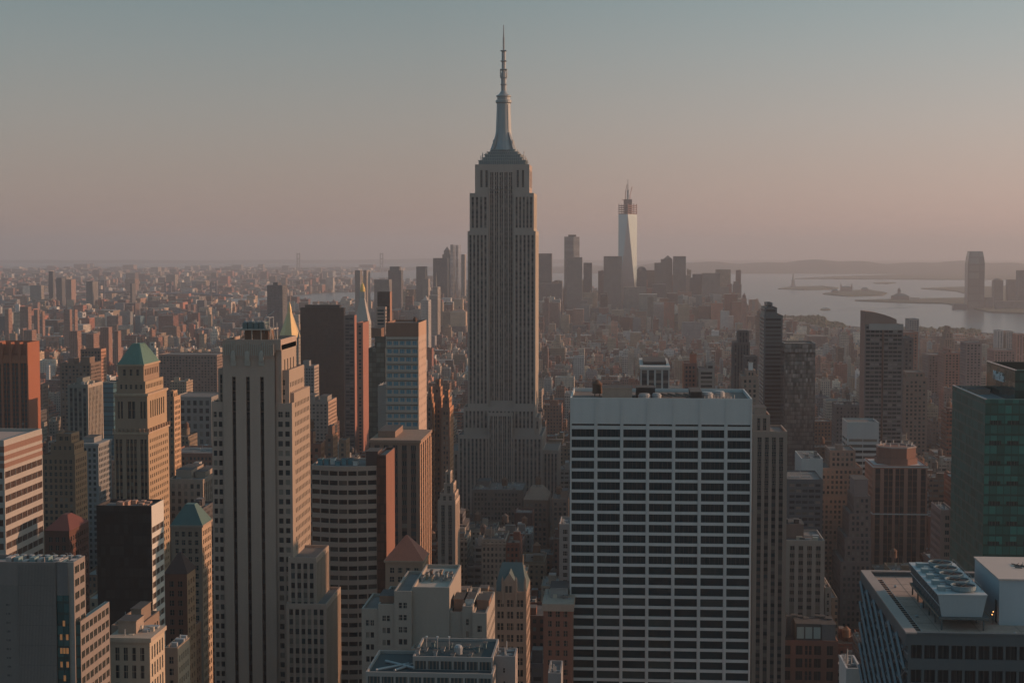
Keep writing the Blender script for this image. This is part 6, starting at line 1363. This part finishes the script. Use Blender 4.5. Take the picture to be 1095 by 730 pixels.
for i, q in enumerate(boxes):
    x0, x1, y0, y1, zb, z, pi_, f = q; c0 = PAL[pi_][0]; k = .8 + .45 * rnd.random(); c = darker(c0, k); W, D = x1 - x0, y1 - y0; h = z - zb; rc = rnd.choice(ROOFC)
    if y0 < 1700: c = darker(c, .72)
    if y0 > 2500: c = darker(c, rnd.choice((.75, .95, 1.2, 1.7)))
    mt = CITYW[0 if f < .55 else 1 if f < .85 else 2]
    is_own = i in own
    wl = MB() if is_own else city_mb; rf = MB() if is_own else city_mb; feats = []
    # body, sometimes with a setback storey or a notch
    step = y0 < 4000 and f > .72 and W > 14 and h > 26
    zz = z - (rnd.uniform(5, 11) if step else 0)
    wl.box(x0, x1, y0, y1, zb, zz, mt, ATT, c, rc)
    if step: s_ = rnd.uniform(.1, .22); wl.box(x0 + W * s_, x1 - W * rnd.uniform(.05, .2), y0 + D * s_, y1 - D * .1, zz, z, mt, ATT, c, rc); feats.append('set-back top')
    if y0 < 3300:
        t = .35; ph = rnd.uniform(.7, 1.5)       # parapet
        if not step:
            for (a, b_, cc, d) in ((x0, x1, y0, y0 + t), (x0, x1, y1 - t, y1), (x0, x0 + t, y0 + t, y1 - t), (x1 - t, x1, y0 + t, y1 - t)): wl.box(a, b_, cc, d, z, z + ph, ATT, ATT, darker(c, 1.1))
        if rnd.random() < .35: wl.box(x0 - .4, x1 + .4, y0 - .5, y0 + .002, zz - 1.6, zz - .5, ATT, ATT, darker(c, 1.25), bottom=True)
    org = ((x0 + x1) / 2, y0, zb)
    if is_own: root = wl.obj('city_building', None, org)
    def sub(name, m):
        if is_own: o = m.obj(name, root, org); return o
    if y0 < 6500:
        for j in range(rnd.choice((1, 1, 2, 3) if y0 < 3000 else (0, 1, 1))):
            bw, bd = min(W * .5, rnd.uniform(2.5, 7)), min(D * .5, rnd.uniform(3, 8)); bx, by = x0 + rnd.uniform(.05, .95) * (W - bw), y0 + rnd.uniform(.15, .8) * (D - bd); bh = rnd.uniform(2.5, 6)
            if step and (bx < x0 + W * .3 or bx + bw > x1 - W * .25): bx = x0 + W * .35; bw = min(bw, W * .3)
            m = MB() if is_own else city_mb; m.box(bx, bx + bw, by, by + bd, z - .3, z + bh, ATT, ATT, darker(c, rnd.uniform(.8, 1.35)), rc); sub('bulkhead', m)
            if j == 0: feats.append('bulkhead')
        if rnd.random() < (.7 if y0 < 1300 else .55 if y0 < 2200 else .35) and y0 < 4500 and W > 8:
            m = MB() if is_own else city_mb; r = rnd.uniform(1.7, 2.5); tx, ty = x0 + W * rnd.uniform(.3, .7), y0 + D * rnd.uniform(.3, .7); tank_mb(tx, ty, z + rnd.uniform(0, 4) - .2, r, m, ATT, rnd.choice(((.17, .09, .06), (.24, .13, .08), (.12, .1, .09)))); sub('water_tank', m); feats.append('tank')
        if y0 < 1800:
            m = MB() if is_own else city_mb
            for j in range(rnd.randint(3, 8)):
                a, b_ = x0 + rnd.uniform(.1, .85) * W, y0 + rnd.uniform(.1, .85) * D; s_ = rnd.uniform(.6, 2); m.box(a, a + s_, b_, b_ + s_, z - .1, z + rnd.uniform(.5, 1.8), ATT, ATT, rnd.choice(((.4, .4, .4), (.2, .2, .2), (.1, .1, .1), (.5, .46, .4))))
            if rnd.random() < .5: a = x0 + rnd.uniform(.2, .8) * W; m.bar((a, y0 + D * .4, z), (a, y0 + D * .4, z + rnd.uniform(4, 10)), .35, ATT, col=c)
            if is_own: tag(m.obj('roof_clutter', root, org), kind='stuff')
    if is_own:
        px, py = proj((x0 + x1) / 2, y0, z); recs.append((root, PAL[pi_][1], h, W, feats, px, py, y0))
o = city_mb.obj('far_city_blocks'); tag(o, 'countless low city buildings and rooftops filling the far streets to the bay', 'city', kind='stuff')
# tell each block apart: what it looks like, then the landmark it stands by, then its order there
from collections import defaultdict
def desc(r):
    root, col, h, W, feats, px, py, Y = r
    size = 'tall ' if h > 75 else 'low ' if h < 22 else ''
    shape = 'slim ' if W < 12 else 'broad ' if W > 30 else ''
    ft = ' with stepped top and tank' if 'set-back top' in feats and 'tank' in feats else ' with set-back top' if 'set-back top' in feats else ' with water tank' if 'tank' in feats else ''
    best = min(NAMES, key=lambda n: (n[0] - px) ** 2 + 1.2 * (n[1] - py) ** 2); dx, dy = px - best[0], py - best[1]
    rel = ('right of' if dx > 0 else 'left of') if abs(dx) > abs(dy) else ('above' if dy < 0 else 'below')
    return f'{size}{shape}{col} block{ft}', f'{rel} {best[2]}'
grp = defaultdict(list)
for r in recs: grp[desc(r)].append(r)
ORD = ['first', 'second', 'third', 'fourth', 'fifth', 'sixth', 'seventh', 'eighth', 'ninth', 'tenth', 'eleventh', 'twelfth']
for (a, b_), L in grp.items():
    if len(L) == 1: tag(L[0][0], f'{a} {b_}'.replace(' with set-back top and water tank', ' with set-back top'), 'building', 'city blocks between the landmarks'); continue
    L.sort(key=lambda r: r[5])
    for k, r in enumerate(L): tag(r[0], f'{a} {b_}, {"leftmost" if k == 0 else ORD[min(k, 11)] + " from left"}', 'building', 'city blocks between the landmarks')

# tree cover near the shore and in the parks
tmb = MB(); tm_ = stone((.045, .06, .03), .95, .5); tm2 = stone((.07, .06, .035), .95, .5)
for (pa, pb, ya, yb, n_) in ((828, 900, 4600, 5500, 900), (940, 1040, 4400, 5000, 500), (190, 270, 4300, 4800, 350), (60, 300, 5200, 6400, 500), (480, 500, 2000, 2200, 60), (832, 897, 11000, 12500, 120)):
    for _ in range(n_):
        Y = rnd.uniform(ya, yb); px = rnd.uniform(pa, pb); X = (px - 668) / F_ * Y; z = zg(X, Y); q, w_ = proj(X, Y, z)
        if wet(q, w_) or wet(q, w_ + .7): continue
        r = rnd.uniform(5, 10); h = rnd.uniform(9, 15) + (14 if 828 < px < 880 and Y < 6000 else 0); m = rnd.choice((tm_, tm_, tm2)); a = rnd.random() * 6
        tmb.lathe(X, Y, [(r * .5, z + 1), (r, z + h * .45), (r * .75, z + h * .8), (r * .2, z + h)], m, 6, rot=a)
tag(tmb.obj('tree_cover'), 'dark tree cover in parks and along the far shore', 'trees', kind='stuff')

# cars on the avenue
def make_car(c):
    r = bpy.data.objects.new('parked_car' if c == 0 else 'car', None); COL.objects.link(r); m = [(.5, .4, .05), (.03, .03, .035), (.5, .5, .5), (.3, .03, .02), (.05, .12, .3)][c]
    pm, n, b = newmat('car_paint'); b.inputs['Base Color'].default_value = m + (1,); b.inputs['Roughness'].default_value = .3
    v = MB(); v.box(-.9, .9, -2.3, 2.3, .35, .85, pm, bottom=True); v.hip(-.9, .9, -2.3, 2.3, .85, 1.0, pm, .93); v.obj('body', r)
    v = MB(); v.hip(-.8, .8, -1.3, 1.5, 1.0, 1.48, GL, .74); v.obj('cabin', r)
    for x in (-.85, .85):
        for y in (-1.4, 1.4):
            w = MB(); w.lathe(0, 0, [(.33, -.1), (.33, .1)], TAR, 10); o = w.obj('wheel', r); o.rotation_euler = (0, pi / 2, 0); o.location = (x, y, .33)
    for x in (-.6, .6): v = MB(); v.box(x - .2, x + .2, -2.34, -2.3, .62, .76, TAIL, bottom=True); v.obj('tail_light', r)
    return r
TAIL = lamp((1., .06, .03), 1.2)
protos = [make_car(c) for c in range(5)]; names = ['yellow taxi', 'black car', 'silver car', 'red car', 'blue car']; used = set(); cnt = defaultdict(int)
spots = [(lane, 925 + k * 9.5 + rnd.uniform(-2, 2)) for k in range(14) for lane in (133, 138, 142.3, 147) if rnd.random() < .55]
spots.sort(key=lambda s: s[1]); tot = defaultdict(int); pick = [rnd.choices(range(5), (4, 4, 3, 2, 1))[0] for _ in spots]
for lane, y in spots: pass
for (lane, y), c in zip(spots, pick):
    if c in used:
        r = protos[c].copy(); COL.objects.link(r)
        for ch in protos[c].children: q = ch.copy(); COL.objects.link(q); q.parent = r
    else: r = protos[c]; used.add(c)
    r.location = (lane, y, .04); k = cnt[c]; cnt[c] += 1; r.name = 'car'
    ln_ = {133: 'leftmost', 138: 'second', 142.3: 'third', 147: 'rightmost'}[lane]
    tag(r, f'{names[c]} in the {ln_} lane of the avenue, ' + ('nearest' if k == 0 else (ORD[min(k, 11)] + ' nearest')) + f' of the {names[c]}s', 'car', 'cars on the avenue')
for c in range(5):
    if c not in used:
        for ch in list(protos[c].children): bpy.data.objects.remove(ch)
        bpy.data.objects.remove(protos[c])

# ================================================================== HAZE over the whole city
hm = bpy.data.materials.new('haze'); hm.use_nodes = True; n = hm.node_tree; n.nodes.clear()
o_ = n.nodes.new('ShaderNodeOutputMaterial'); pv_ = n.nodes.new('ShaderNodeVolumePrincipled'); pv_.inputs['Color'].default_value = (.79, .80, .87, 1)
pv_.inputs['Density'].default_value = HAZE; pv_.inputs['Anisotropy'].default_value = .25
n.links.new(pv_.outputs[0], o_.inputs['Volume'])
v = MB(); R_ = 62500; zlo = -R_ ** 2 / (2 * RE) - 10; v.mats = []
v.box(-R_, R_, -R_, R_, zlo, 460, hm, bottom=True); ho = v.obj('haze'); tag(ho, 'evening haze over the whole city', 'haze', kind='stuff')
ho.data.update()
print('objects', len(bpy.data.objects))
